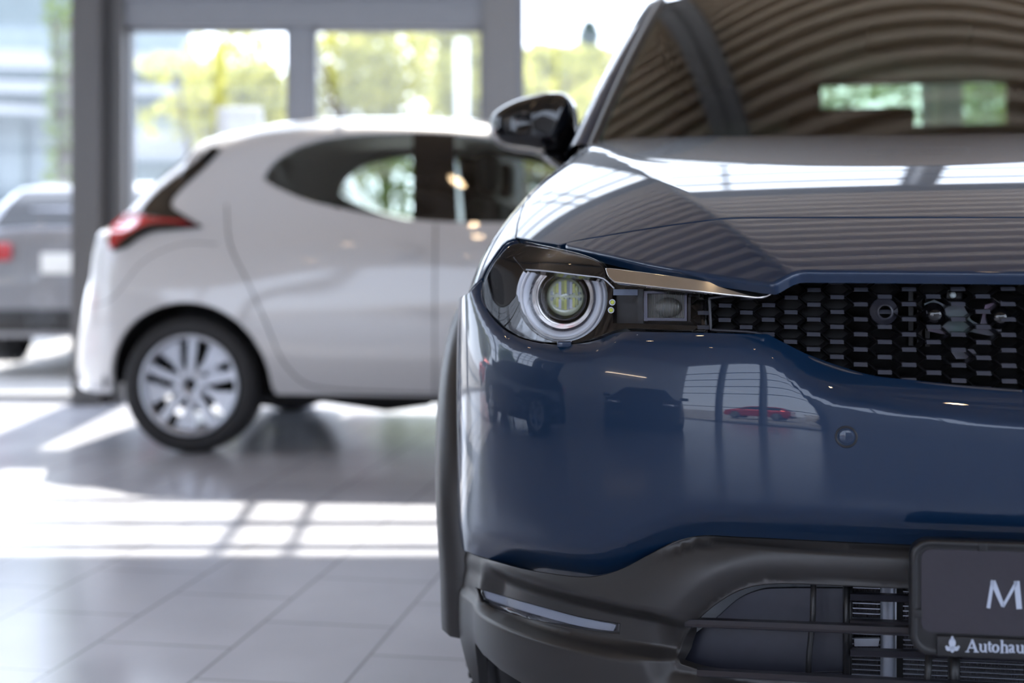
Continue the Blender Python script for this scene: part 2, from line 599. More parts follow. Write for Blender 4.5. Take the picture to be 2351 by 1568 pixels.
# ---- upper body: bonnet, nose, wings
_hv = np.array([-.1, 0, .05, .15, .3, .45, .6, .75, .93, 1.2, 1.4])
_hz = np.array([.780, .836, .861, .906, .960, 1.005, 1.042, 1.072, 1.101, 1.140, 1.160])
HC = np.polynomial.Polynomial.fit(_hv, _hz, 5)
UC = np.polynomial.Polynomial.fit([-.1, .03, .18, .45, 1.05, 1.3], [.32, .379, .472, .581, .755, .80], 3)
_q2v = np.linspace(-.2, 1.6, 361)
_q2 = np.convolve(np.pad(np.interp(_q2v, [-.1, .2, .4, .5, .6, .7, .85, 1.0, 1.2], [.90, .91, .914, .909, .885, .855, .815, .785, .79]), 20, 'edge'), np.hanning(43)[1:-1] / np.hanning(43)[1:-1].sum(), 'valid')
def upper_psi(q, v):
    uc = UC(v)
    q2 = np.interp(v, _q2v, _q2)
    k = 0.10 * sst((0.6 - v) / 0.6)
    psi = 0.03 * (q / .6) ** 2
    psi = psi + 0.26 * 0.5 * (1 + np.tanh((q - uc) / .005))
    psi = psi + 0.19 * sst((q - uc) / .30)
    w = 0.5 * (1 + np.tanh((q - q2) / .055))
    return psi * (1 - w) + w * 1.64
def upper_fn(q, v):
    q = np.asarray(q, float); v = np.asarray(v, float)
    sg = np.where(q < 0, -1.0, 1.0); qa = np.abs(q)
    a = np.zeros_like(qa); z = np.zeros_like(qa)
    uc = UC(v)
    cuts = [np.zeros_like(qa), np.minimum(qa, uc - .04), np.minimum(qa, uc - .010), np.minimum(qa, uc + .010), np.minimum(qa, uc + .04), qa]
    for c0, c1, nseg in zip(cuts[:-1], cuts[1:], (8, 4, 8, 4, 18)):
        h = (c1 - c0) / nseg
        for i in range(nseg):
            m = c0 + h * (i + 0.5)
            for o in (-0.288675, 0.288675):      # 2-point Gauss
                ps = upper_psi(m + o * h, v)
                a += np.cos(ps) * h * .5; z -= np.sin(ps) * h * .5
    return np.stack([-a * sg, v, HC(v) + z], 1)
SU = Surf(CAR, upper_fn, 0, 1.30, -.10, 1.40, 0.012, 0.012)
# ---- helpers on planes of the car frame
def PV(px, py, v, fr=CAR):
    """point of the plane 'v = const' of a car frame that the sketch point falls on"""
    o, d = fr.ray(px, py)
    t = (v - o[1]) / d[1]
    return o + d * t

def PL(pts, v, fr=CAR):
    return [PV(x, y, v, fr) for x, y in pts]

cat_ = lambda *a: np.concatenate([np.atleast_2d(x) for x in a if len(x)])

# ---- bonnet
sh_side = SU.line([(1344, 324), (1328, 350), (1300, 382), (1258, 413), (1228, 435), (1215, 452), (1200, 482), (1191, 512), (1187, 543)])
sh_front = SU.line([(1187, 543, 1), (1238, 552), (1289, 560, 1), (1330, 550), (1400, 537.5), (1500, 521), (1600, 507), (1680, 499), (1800, 497.5), (2345, 497)])
vc = sh_front[-1][1]
def v_cowl(q): return 0.93 + 0.20 * (np.asarray(q) / .75) ** 2
qs = np.linspace(0, 0.755, 40)
rear = np.stack([qs, v_cowl(qs)], 1)
top_l = np.array([[0.775, 1.14]])
o = panel('bonnet', SU, cat_(sh_side, sh_front, [[0, vc]], rear, top_l), M['blue'], car, sp=0.012, thick=0.02, rr=0.0016, side=-1, mirror_join=True)
whole(o)

# ---- fixed nose panel in front of the bonnet
nose_top = SU.line([(1302, 557.5, 1), (1400, 541.5), (1500, 525), (1600, 511), (1680, 503), (1800, 501.5), (2345, 501)])
nose_low = SU.line([(2345, 622), (1900, 619), (1832, 620), (1805, 630), (1774, 647, 1), (1640, 628), (1500, 604), (1400, 582), (1303, 561, 1)])
o = panel('nose_panel', SU, cat_(nose_top, [[0, nose_top[-1][1]]], [[0, nose_low[0][1]]], nose_low), M['blue'], car, sp=0.010, thick=0.010, rr=0.006, side=-1, mirror_join=True)
whole(o)

# ---- wing
def q_at(v, z):
    qq = np.linspace(.7, 1.5, 160); zz = upper_fn(qq, np.full(160, v))[:, 2]
    return float(np.interp(-max(z, .80 - .12 * float(sst(np.array((v - .46) / .12)))), -zz, qq))
w_side = SU.line([(1341, 320), (1325, 347), (1297, 379), (1255, 410), (1225, 432), (1212, 450), (1196, 481), (1187, 512), (1182, 546, 1)])
w_lamp = SU.line([(1182, 547), (1166, 551), (1146, 570), (1128, 596), (1112, 622), (1105, 637, 1)])
w_seam = SU.line([(1105, 638), (1090, 652), (1076, 668), (1066, 684)])
wing = panel('wing', SU, cat_(w_side, w_lamp, w_seam, [[q_at(v_, z_), v_] for v_, z_ in zip(np.linspace(w_seam[-1][1] + .02, 1.38, 14), 0.345 + np.sqrt(np.maximum(.455 ** 2 - (np.linspace(w_seam[-1][1] + .02, 1.38, 14) - .885) ** 2, .0)) * (np.abs(np.linspace(w_seam[-1][1] + .02, 1.38, 14) - .885) < .5))], [[0.80, 1.38]]),
             M['blue'], car, sp=0.012, thick=0.015, rr=0.0014, side=-1)
both(wing)

# ---- painted bumper skin
bt = SB.line([(2345, 895), (2200, 884), (2100, 874), (2000, 862), (1900, 832), (1840, 808), (1795, 785), (1762, 768, 1), (1620, 765),
              (1500, 763), (1430, 762), (1405, 767), (1375, 780), (1330, 789), (1285, 793), (1235, 788), (1190, 776), (1150, 752), (1120, 718), (1106, 688), (1104, 648, 1)])
bl = SB.line([(1104, 645), (1090, 659), (1078, 672)])
bb = SB.line([(1064, 1263), (1100, 1276), (1200, 1305), (1300, 1321), (1345, 1324), (1385, 1319), (1430, 1304), (1500, 1267), (1565, 1238), (1610, 1229), (1700, 1232), (2090, 1250), (2345, 1258)])
S_END = 1.125
zt = bl[-1][1] - 0.015; zb = bb[0][1] + .002
o = panel('front_bumper', SB, cat_([[0, bt[0][1]]], bt, bl, [[S_END, zt], [S_END, (zt + zb) / 2], [S_END, zb]], bb, [[0, bb[-1][1]]]),
          M['blue'], car, sp=0.010, thick=0.010, rr=0.002, side=-1, mirror_join=True,
          holes=[[]][:0])
bumper = whole(o)

# ---- lower matte cladding
Z_R1 = zline([(1056, 1296), (1150, 1328), (1300, 1371), (1450, 1402), (1540, 1420), (1640, 1440)])
Z_R2 = zline([(1056, 1362), (1100, 1401), (1200, 1437), (1300, 1463), (1400, 1486), (1540, 1506), (1640, 1520)])
Z_B = zline([(1064, 1263), (1100, 1276), (1200, 1305), (1300, 1321), (1345, 1324), (1385, 1319), (1430, 1304), (1500, 1267), (1565, 1238), (1610, 1229), (1700, 1232), (2090, 1250), (2345, 1258)])
def s_of(px, py): return S0.hit(px, py)[0]
sA, sB_ = s_of(1500, 1450), s_of(1600, 1450)
hole_px = [(1552, 1506), (1556, 1478), (1590, 1432), (1640, 1386), (1690, 1354), (1740, 1340), (1800, 1337), (1900, 1341), (2095, 1349), (2345, 1356)]
hole_bot = [(2345, 1585), (2095, 1578), (1900, 1566), (1700, 1552), (1600, 1540), (1562, 1526)]
HT = S0.line(hole_px); HB = S0.line(hole_bot)
HP = cat_(HT, [[0, HT[-1][1]]], [[0, HB[0][1]]], HB)
def seg_dist(P, poly, skip_mid=True):
    d = np.full(len(P), 9.0)
    n = len(poly)
    for i in range(n):
        a, b = poly[i], poly[(i + 1) % n]
        if abs(a[0]) < 1e-6 and abs(b[0]) < 1e-6: continue
        ab = b - a; L = max(ab @ ab, 1e-12)
        t = np.clip(((P - a) @ ab) / L, 0, 1)
        d = np.minimum(d, np.hypot(*(P - a - t[:, None] * ab).T))
    return d
_HPc = np.array(clean_poly(HP, 0.004))
def clad_inset(s, z):
    s = np.atleast_1d(s); z = np.atleast_1d(z)
    z1, z2 = Z_R1(s), Z_R2(s)
    side = sst((s - 0.98) / 0.12)
    d = 0.016 * (1 - side)
    f = 1 - sst((sB_ - s) / (sB_ - sA))
    f = np.where(s < sB_, f, 1.0) if False else sst((s - sB_) / (sA - sB_ + 1e-9))
    fl = 1 - 0.8 * sst((s - s_of(1130, 1380)) / 0.06)
    t = (z - z2) / np.maximum(z1 - z2, 1e-3)
    tr = sst((t + 0.05) / 0.26) * (1 - sst((t - 0.72) / 0.50))
    d = d + 0.030 * tr * f * fl
    # shelf under the painted edge on the inner arm
    zb_ = Z_B(s); d = d * 1.0; g = (zb_ - z) / 0.018
    inner = 1 - sst((s - s_of(1680, 1300)) / 0.14)
    d = d + 0.008 * sst((g) / .3) * (1 - sst((g - .7) / .45)) * inner
    # face leans back toward the top, and curves under at the bottom
    d = d + 0.35 * ramp(z - (zb_ - 0.05), 0.02) * (1 + 0.6 * inner)
    d = d + 0.55 * ramp((z2 - 0.055) - z, 0.02) * f * (1 - 0.8 * side)
    # rolls into the opening
    dist = np.where(in_poly(np.stack([s, z], 1), _HPc), 0.0, seg_dist(np.stack([s, z], 1), _HPc))
    d = d + 0.020 * np.clip(1 - dist / 0.040, 0, 1) ** 2
    return d
SCL = Surf(CAR, front_fn(clad_inset), 0, 1.25, 0.16, 0.60, 0.010, 0.008)
ct = SCL.line([(1066, 1266), (1100, 1279), (1200, 1308), (1300, 1324), (1345, 1327), (1385, 1322), (1430, 1307), (1500, 1270), (1565, 1241), (1610, 1232), (1700, 1235), (2090, 1253), (2345, 1261)])
def soften(l, k=5):
    l = np.array(l); o = l.copy()
    for _ in range(k): o[1:-1] = (o[:-2] + 2 * o[1:-1] + o[2:]) / 4
    d = np.concatenate([[0], np.cumsum(np.hypot(*np.diff(o, axis=0).T))])
    n = max(3, int(d[-1] / .009)); t = np.linspace(0, d[-1], n)
    return np.stack([np.interp(t, d, o[:, 0]), np.interp(t, d, o[:, 1])], 1)
ht = soften(SCL.line(hole_px), 40); hb = soften(SCL.line(hole_bot), 40)
low = [[0, 0.235], [0.45, 0.235], [0.80, 0.245], [1.0, 0.265]]
lb = SCL.line([(1112, 1620), (1100, 1594), (1088, 1568), (1076, 1540)])
lz = lb[-1]
# slot for the long lamp
slot = SCL.line([(1090, 1347, 1), (1140, 1362), (1230, 1387), (1330, 1414), (1425, 1430, 1), (1424, 1458, 1), (1330, 1448), (1230, 1427), (1130, 1397), (1104, 1382, 1)], closed=True)
out_cl = cat_(ct[::-1], [[1.135, ct[0][1]], [1.14, 0.46], [1.13, 0.40]], [[max(lz[0], 1.11), lz[1] + .02]], lb[::-1], low[::-1])
hole_c = cat_(ht, hb)
# the opening reaches the centre plane: fold it into the outline
out_cl = cat_(ct[::-1], [[1.135, ct[0][1]], [1.14, 0.46], [1.13, 0.40]], lb[::-1], low[::-1], [[0, hb[0][1]]], hb, ht, [[0, ht[-1][1]]], [[0, ct[-1][1]]])
o = panel('lower_cladding', SCL, out_cl, M['clad'], car, sp=0.0065, thick=0.016, rr=0.002, side=-1, mirror_join=True, holes=[slot])
clad = whole(o)

# long lamp lying in the slot of the cladding
def lamp_inset(s, z): return clad_inset(s, z) + 0.004
SLL = Surf(CAR, front_fn(lamp_inset), 0.5, 1.2, 0.3, 0.55, 0.01, 0.005)
lout = SLL.line([(1094, 1350, 1), (1140, 1364), (1230, 1389), (1330, 1416), (1421, 1432, 1), (1420, 1455, 1), (1330, 1445), (1230, 1424), (1130, 1394), (1108, 1381, 1)], closed=True)
M['strip_cover'] = glass('strip_lamp_glass', (0.86, 0.88, 0.92), 1.5)
M['frost'] = mat('frosted_light_guide', (0.42, 0.44, 0.50), 0.35, 0.0, Coat_Weight=0.6, Coat_Roughness=0.1)
add_noise(M['frost'], 600, 0.06)
M['smoke'] = mat('smoked_ribbed_plastic', (0.06, 0.06, 0.075), 0.25)
def ribs(m, scale=420, axis=0, strength=0.5):
    nt = m.node_tree; b = nt.nodes['Principled BSDF']
    tc = node(m, 'ShaderNodeTexCoord'); w = node(m, 'ShaderNodeTexWave'); w.bands_direction = 'XYZ'[axis]
    w.inputs['Scale'].default_value = scale; w.inputs['Distortion'].default_value = 0
    nt.links.new(tc.outputs['Object'], w.inputs[0])
    bp = node(m, 'ShaderNodeBump'); bp.inputs['Strength'].default_value = strength; bp.inputs['Distance'].default_value = 0.001
    nt.links.new(w.outputs['Fac'], bp.inputs['Height']); nt.links.new(bp.outputs[0], b.inputs['Normal'])
ribs(M['smoke'], 300, 0)
corner_lamp = panel('corner_lamp', SLL, lout, M['strip_cover'], car, sp=0.006, thick=0.006, rr=0.0015, side=-1)
SLL2 = Surf(CAR, front_fn(lambda s, z: clad_inset(s, z) + 0.010), 0.5, 1.2, 0.3, 0.55, 0.01, 0.005)
g1 = SLL2.line([(1110, 1356), (1140, 1366), (1230, 1392), (1330, 1419), (1412, 1436, 1), (1406, 1449, 1), (1330, 1436), (1230, 1410), (1140, 1382), (1116, 1372, 1)], closed=True)
gd = panel('light_guide', SLL2, g1, M['frost'], corner_lamp, sp=0.006, thick=0.004, rr=0.0015, side=-1)
back = SLL2.line([(1096, 1352, 1), (1230, 1391), (1421, 1434, 1), (1420, 1454, 1), (1230, 1423), (1108, 1380, 1)], closed=True)
bk = panel('lamp_backing', SLL2, back, M['smoke'], corner_lamp, sp=0.006, thick=0.004, rr=0.0015, side=-1, off=-0.006)
c = both(corner_lamp)
for ch in (gd, bk):
    x = mirror_u(ch); x.parent = c

# ---- wheel-arch flare, tyre
def arch(parent, mirror=False):
    rows = []
    for k in range(41):
        a = R(-12) + R(204) * k / 40       # from the front foot over the top to the rear foot
        cv, cz = 0.885, 0.345
        top = math.sin(max(0, min(PI, a)))
        ue = 0.928 + 0.040 * max(0, top) + 0.006
        row = []
        for rr_, du in [(0.372, -.05), (0.372, .0), (0.385, .022), (0.410, .026), (0.440, .018), (0.462, .0), (0.470, -.03), (0.465, -.06)]:
            row.append((-(ue + du - 0.022), cv - rr_ * math.cos(a), cz + rr_ * math.sin(a)))
        rows.append(row)
    b = MB().grid(rows)
    return b.build('wheel_arch_flare', M['clad'], parent)
both(arch(car))

def tyre_prof(r, w, rim):
    h = w / 2
    return [(rim, -h * .80), (rim + .02, -h * .95), (r - .045, -h), (r - .015, -h * .93), (r - .004, -h * .80), (r, -h * .62),
            (r, -h * .50), (r - .007, -h * .49), (r - .007, -h * .44), (r, -h * .43), (r + .001, -h * .06), (r - .007, -h * .05), (r - .007, h * .05), (r + .001, h * .06),
            (r, h * .43), (r - .007, h * .44), (r - .007, h * .49), (r, h * .50), (r, h * .62), (r - .004, h * .80), (r - .015, h * .93), (r - .045, h), (rim + .02, h * .95), (rim, h * .80), (rim, -h * .80)]

def wheel(parent, u, v, r=0.345, w=0.215, rim=0.235, out=-1, spokes=5, name='wheel', detail=True, mt=None):
    """tyre + rim turned about the u axis; out = -1 when the outer face looks to -u"""
    mt = mt or M['alloy']
    Mx = Matrix.Translation((u, v, r)) @ Matrix.Rotation(R(90) * out, 4, 'Y')
    t = MB().lathe(tyre_prof(r, w, rim), 72, Mx)
    # tread blocks
    if detail:
        for k in range(64):
            a = 2 * PI * k / 64
            for s_ in (-1, 1):
                q = Mx @ Matrix.Rotation(a, 4, 'Z') @ Matrix.Translation((r - .001, 0, s_ * w * .40))
                bx = [(-.004, -.006, -.016), (.003, -.006, -.016), (.003, .006, -.016), (-.004, .006, -.016), (-.004, -.006, .016), (.003, -.006, .016), (.003, .006, .016), (-.004, .006, .016)]
                t.add([tuple(q @ Vector(p)) for p in bx], [(0,3,2,1),(4,5,6,7),(0,1,5,4),(1,2,6,5),(2,3,7,6),(3,0,4,7)])
    tyre = t.build('tyre', M['rubber'], parent)
    h = w / 2
    rim_o = MB().lathe([(rim + .006, h * .86), (rim + .004, h * .95), (rim - .004, h * .95), (rim - .022, h * .80), (rim - .026, h * .3), (rim - .03, -h * .8), (rim, -h * .85)], 72, Mx).build('rim', mt, tyre)
    sp = MB()
    for k in range(spokes):
        for s_ in (-1, 1):
            a = 2 * PI * k / spokes
            pts = []
            # a broad blade that widens and splits toward the rim
            a0, a1, a2 = s_ * .030, s_ * .20, s_ * .34
            for (rr_, wa, wb) in [(.045, .10, .75), (.10, .05, .36), (rim * .72, .045, .25), (rim - .02, .06, .30)]:
                pts.append((rr_, wa, wb))
            L = [(rr_ * math.cos(s_ * wa), rr_ * math.sin(s_ * wa)) for rr_, wa, wb in pts]
            H = [(rr_ * math.cos(s_ * wb), rr_ * math.sin(s_ * wb)) for rr_, wa, wb in reversed(pts)]
            poly = L + H
            if s_ < 0: poly = poly[::-1]
            sp.prism(poly, h * .52, h * .80, Mx @ Matrix.Rotation(a, 4, 'Z'))
    sp.lathe([(0, h * .62), (.028, h * .62), (.030, h * .78), (.070, h * .74), (.075, h * .5)], 36, Mx)
    sp.build('spokes', mt, tyre)
    for k in range(5):
        a = 2 * PI * (k + .5) / 5
        MB().lathe([(0, h * .80), (.009, h * .80), (.010, h * .70)], 12, Mx @ Matrix.Rotation(a, 4, 'Z') @ Matrix.Translation((.052, 0, 0))).build('wheel_nut', M['plastic'], tyre)
    MB().lathe([(0, -.01), (rim * .62, -.01), (rim * .62, -.03), (0, -.03)], 40, Mx).build('brake_disc', M['alloy'], tyre)
    MB().lathe([(0, -h * .9), (r * .95, -h * .9), (r * .97, -h * 1.05), (0, -h * 1.05)], 40, Mx).build('wheel_back', M['void'], tyre)
    return tyre
for sgn in (-1, 1):
    wheel(car, sgn * .815, .885, out=sgn)
    wheel(car, sgn * .815, 2.98, out=sgn)
# ---- dark carrier behind the openings of the nose
def carrier_inset(s, z): return 0.115 + 0.16 * sst((s - 0.42) / 0.14)
SK = Surf(CAR, front_fn(carrier_inset), 0, 1.1, 0.2, 0.9, 0.05, 0.05)
ko = np.array([[0, .56], [0.98, .56], [0.98, .83], [.60, .90], [.45, .84], [0, .83]])
def dense(p, st=.02):
    r = []
    for i in range(len(p)):
        a, b = np.array(p[i]), np.array(p[(i + 1) % len(p)])
        m = max(1, int(np.linalg.norm(b - a) / st))
        r += [a + (b - a) * k / m for k in range(m)]
    return np.array(r)
o = panel('inner_carrier', SK, dense(ko), M['void'], car, sp=0.03, thick=0.01, side=-1, mirror_join=True)
whole(o)

# ---- honeycomb grille
def grille_inset(s, z): return 0.040 + 0.10 * (z - 0.70)
gf = front_fn(grille_inset)
SG = Surf(CAR, gf, 0, 0.75, 0.60, 0.92, 0.01, 0.01)
gpoly_px = [(1626, 684, 1), (1760, 684), (1800, 660), (1840, 638), (2345, 640, 1), (2345, 897, 1), (2200, 890), (2000, 870), (1900, 842), (1800, 798), (1760, 772), (1632, 770, 1)]
GP = SG.line(gpoly_px, closed=False)
GPa = np.array(clean_poly(cat_([[0, GP[(np.abs(np.array(GP)[:, 0] - np.min(GP[:, 0])) < .01)][0][1]]] if False else [], GP), .004))
# extend to the centre plane
zt_, zb_ = SG.hit(2345, 640)[1], SG.hit(2345, 899)[1]
GPa = np.array([p for p in GPa])
pi, ri = 0.0305, 0.0192       # column pitch, row pitch
def in_g(s, z):
    q = np.array([[abs(s), z]])
    if abs(s) <= SG.hit(2340, 760)[0] + .004:
        return zb_ - .012 < z < zt_ + .006
    return in_poly(q, GPa)[0]
mesh = MB(); bars = MB(); cells = MB()
def gpt(s, z, dep):
    p = gf(np.array([s]), np.array([z]))[0]
    return (p[0], p[1] + dep, p[2])
i0 = int(0.72 / pi)
ncell = 0
for i in range(-i0, i0 + 1):
    for j in range(-10, 14):
        s = i * pi; z = 0.765 + (j + (0.5 if i % 2 else 0.0)) * ri - 0.010 * (abs(s) / .6) ** 2
        near = [in_g(s + a, z + b) for a, b in ((0, 0), (.018, 0), (-.018, 0), (0, .012), (0, -.012))]
        if not any(near): continue
        ncell += 1
        hw = pi * 0.31; W2 = pi * 0.69; hh = ri * .5
        def hexa(k1, k2, dep):    # half widths shrink by k1 sideways, height by k2
            return [gpt(s + x, z + y, dep) for x, y in ((-hw - .001 + k1 * .4, hh - k2), (hw + .001 - k1 * .4, hh - k2), (W2 - k1, 0), (hw + .001 - k1 * .4, -hh + k2), (-hw - .001 + k1 * .4, -hh + k2), (-W2 + k1, 0))]
        o0 = hexa(0, 0, .006); o1 = hexa(.0007, .0010, .004); o2 = hexa(.0012, .0022, .008); o3 = hexa(.0045, .0036, .026)
        n = 6
        fs = []
        for a in range(2):
            for k in range(n):
                fs.append((a * n + k, a * n + (k + 1) % n, (a + 1) * n + (k + 1) % n, (a + 1) * n + k))
        mesh.add(o1 + o2 + o3, fs)
        # flat bar shared with the cell below: lit face that leans up, its lower lip stands proud
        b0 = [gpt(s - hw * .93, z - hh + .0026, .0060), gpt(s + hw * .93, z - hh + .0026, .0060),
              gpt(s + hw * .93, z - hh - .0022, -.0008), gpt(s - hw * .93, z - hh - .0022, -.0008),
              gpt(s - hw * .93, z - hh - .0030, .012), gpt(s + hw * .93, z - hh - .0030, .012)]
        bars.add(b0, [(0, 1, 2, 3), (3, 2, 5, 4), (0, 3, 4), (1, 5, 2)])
        openr = abs(s) < 0.31 and 0.715 < z + 0 < 0.83
        if not openr:
            mesh.f.append(tuple(len(mesh.v) - 6 + k for k in range(6))); mesh.sm.append(False)
g = mesh.build('grille', [M['plastic'], M['void']], car, fixn=False)
for p_ in g.data.polygons:
    if len(p_.vertices) == 6: p_.material_index = 1
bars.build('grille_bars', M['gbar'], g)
# rim of the grille
rimpts = [tuple(gpt(p[0], p[1], -.002)) for p in SG.line([(1766, 676), (1700, 676), (1629, 684, 1), (1632, 757, 1), (1752, 768), (1800, 795), (1900, 838), (2000, 866), (2100, 878), (2200, 887), (2345, 898)])]
r_ = MB().tube(rimpts, 0.0022, 6).build('grille_rim', M['gplastic'], g)
x = mirror_u(r_); x.parent = g

# hardware behind the open cells: shutters, sensor plates, camera eyes
for px in (2090, 2110, 2128):
    a = PV(px, 665, .10); b = PV(px, 795, .10)
    MB().box(a[0] - .003, a[0] + .003, .095, .11, b[2], a[2]).build('grille_shutter', M['plastic'], car)
M['plate'] = mat('sensor_plate', (0.10, 0.12, 0.125), 0.35, 0.7)
nt_ = M['plate'].node_tree
tc = node(M['plate'], 'ShaderNodeTexCoord'); nz = node(M['plate'], 'ShaderNodeTexNoise'); nz.inputs['Scale'].default_value = 18
cr = node(M['plate'], 'ShaderNodeValToRGB')
cr.color_ramp.elements[0].color = (0.07, 0.10, 0.10, 1); cr.color_ramp.elements[1].color = (0.12, 0.09, 0.13, 1)
cr.color_ramp.elements[0].position = .4; cr.color_ramp.elements[1].position = .7
nt_.links.new(tc.outputs['Object'], nz.inputs[0]); nt_.links.new(nz.outputs['Fac'], cr.inputs[0]); nt_.links.new(cr.outputs[0], nt_.nodes['Principled BSDF'].inputs['Base Color'])
def plate_poly(pts, v, d, name, m, parent):
    P = PL(pts, v)
    b = MB(); n = len(P)
    b.add([(p[0], v, p[2]) for p in P] + [(p[0], v + d, p[2]) for p in P], [tuple(range(n)), tuple(reversed(range(n, 2 * n)))] + [(i, (i + 1) % n, n + (i + 1) % n, n + i) for i in range(n)])
    return b.build(name, m, parent)
sp_ = plate_poly([(2122, 697), (2145, 688), (2170, 700), (2212, 700), (2230, 735), (2250, 745), (2262, 700), (2300, 690), (2310, 740), (2300, 752), (2298, 772), (2268, 770), (2230, 762), (2180, 770), (2130, 760)], .075, .01, 'sensor_plate', M['plate'], car)
plate_poly([(2182, 806), (2200, 800), (2235, 802), (2245, 815), (2240, 824), (2195, 824)], .075, .01, 'sensor_plate', M['plate'], car)
for (px, py) in ((2143, 722), (2292, 728)):
    p = PV(px, py, .072)
    Mx = Matrix.Translation(p) @ Matrix.Rotation(R(90), 4, 'X')
    MB().lathe([(0, .016), (.006, .0155), (.009, .013), (.0105, .008), (.014, .006), (.0155, .001), (.0155, -.01)], 28, Mx).build('camera_eye', M['gloss'], sp_)
p = PV(2187, 677, .08)
MB().lathe([(0, .006), (.003, .0055), (.0042, .003), (.0045, 0)], 16, Matrix.Translation(p) @ Matrix.Rotation(R(90), 4, 'X')).build('white_button', mat('white_plastic', (.5, .55, .55), .3), sp_)
a, b = PV(2170, 667, .085), PV(2212, 690, .085)
MB().rbox(a[0], b[0], .085, .1, b[2], a[2], .003).build('sensor_box', M['plastic'], sp_)
p = PV(2030, 715, .07)
MB().lathe([(.008, .01), (.011, .009), (.012, .0), (.017, .0), (.018, -.006)], 24, Matrix.Translation(p) @ Matrix.Rotation(R(90), 4, 'X')).build('nozzle', M['gplastic'], sp_)

# ---- parking sensor on the bumper
h = SB.hit(1943, 1003)
P0 = SB.fn(h[:1], h[1:])[0]; N0 = SB.nrm(h[:1], h[1:], side=-1)[0]
Mx = Matrix.Translation(P0) @ Vector(N0).to_track_quat('Z', 'Y').to_matrix().to_4x4()
ps = MB().lathe([(0.0138, -.001), (.0138, .0006), (.0126, .0012), (.0112, .0004), (.0108, -.0035)], 40, Mx).build('parking_sensor', M['plastic'], bumper)
MB().lathe([(0, .0005), (.0085, .0005), (.0094, 0), (.0098, -.003)], 40, Mx).build('parking_sensor_cap', M['blue'], bumper)
for o_ in list(bumper.children):
    c = mirror_u(o_); c.parent = bumper
h = SB.hit(1296, 793)
if h is not None:
    P0 = SB.fn(h[:1], h[1:])[0]
    MB().rbox(P0[0] - .010, P0[0] + .010, P0[1] - .006, P0[1] + .012, P0[2] - .003, P0[2] + .006, .002).build('washer_cover', M['blue'], bumper)

# ---- headlamp
def cover_inset(s, z):
    f = 1 - 0.80 * sst((s - 0.84) / 0.16)
    return (0.030 + 0.35 * np.maximum(z - 0.75, -.05) + 1.1 * ramp(z - 0.862, 0.006)) * f
SH = Surf(CAR, front_fn(cover_inset), 0.35, 1.15, 0.70, 0.95, 0.006, 0.005)
hl_px = [(1110, 650), (1107, 686), (1122, 712), (1152, 747), (1192, 771), (1240, 784), (1288, 788), (1335, 784), (1380, 771), (1408, 760, 1), (1440, 754), (1520, 757), (1617, 760, 1),
         (1610, 670, 1), (1500, 660), (1415, 653), (1400, 640), (1388, 618), (1372, 600), (1340, 586), (1290, 573), (1240, 563), (1190, 554), (1166, 560), (1146, 583), (1125, 614)]
ho = SH.line(hl_px, closed=True)
lamp = panel('headlamp', SH, ho, M['cover'], car, sp=0.008, thick=0.012, rr=0.002, side=-1)
def bez_inset(s, z): return cover_inset(s, z) + 0.020 - 0.015 * sst((s - 0.86) / 0.14)
SZ = Surf(CAR, front_fn(bez_inset), 0.35, 1.15, 0.66, 0.97, 0.006, 0.005)
bo = SZ.line([(1112, 655), (1110, 686), (1124, 712), (1154, 745), (1194, 768), (1240, 782), (1288, 786), (1335, 782), (1380, 769), (1408, 758, 1), (1440, 752), (1520, 755), (1617, 758, 1),
              (1612, 662, 1), (1500, 654), (1415, 648), (1398, 636), (1384, 618), (1370, 602), (1340, 590), (1290, 577), (1240, 568), (1192, 560), (1170, 566), (1150, 586), (1128, 616)], closed=True)
RC = np.array([1291.0, 682.0])
def circ(c, r, n=72, a0=0, a1=360): return [(c[0] + r * math.cos(R(a0 + (a1 - a0) * k / n)), c[1] + r * math.sin(R(a0 + (a1 - a0) * k / n))) for k in range(n)]
hole1 = SZ.line([p for p in circ(RC, 104) if p[1] > 622], raw=True)
hole2 = SZ.line([(1404, 663, 1), (1468, 664), (1606, 672, 1), (1612, 750, 1), (1500, 745), (1405, 743, 1)], closed=True)
bz = panel('lamp_bezel', SZ, bo, M['gloss'], lamp, sp=0.010, thick=0.010, rr=0.0015, side=-1, holes=[hole1, hole2])
# ring assembly: turned about an axis that looks a little outward
h = SZ.hit(*RC); pc = SZ.fn(h[:1], h[1:])[0]
RV = pc[1] + 0.055
ctr = PV(RC[0], RC[1], RV)
AX = Matrix.Translation(ctr) @ Matrix.Rotation(R(-9), 4, 'Z') @ Matrix.Rotation(R(90), 4, 'X')
sc_ = 3000.0 / (CAR.o[1] + ctr[1] * .9877 + .1564 * -ctr[0])   # pixels per metre at the ring
u_ = 1.0 / sc_
M['ring'] = mat('white_light_ring', (0.80, 0.83, 0.90), 0.30, 0.0, Coat_Weight=1.0, Coat_Roughness=0.05)
M['ring2'] = mat('clear_light_ring', (0.88, 0.88, 0.90), 0.22, 0.0, Coat_Weight=1.0, Coat_Roughness=0.05)
M['serr'] = mat('serrated_ring', (0.16, 0.16, 0.20), 0.3, 0.3)
for k in ('ring', 'ring2', 'serr'): add_noise(M[k], 900, 0.05)
def ringpart(name, prof, m, cut=True):
    rm = max(r for r, z in prof)
    c0 = math.acos(min(1, 60.0 / rm)) if cut and rm > 61 else 0.0     # the eyelid cuts the rings off along the top
    return MB().lathe([(r * u_, z) for r, z in prof], 96, AX, True, PI / 2 + c0, PI / 2 + 2 * PI - c0).build(name, m, lamp)
ringpart('light_ring_outer', [(109, -.012), (109, .004), (107, .0075), (101, .009), (99, .006), (99, -.002)], M['ring'])
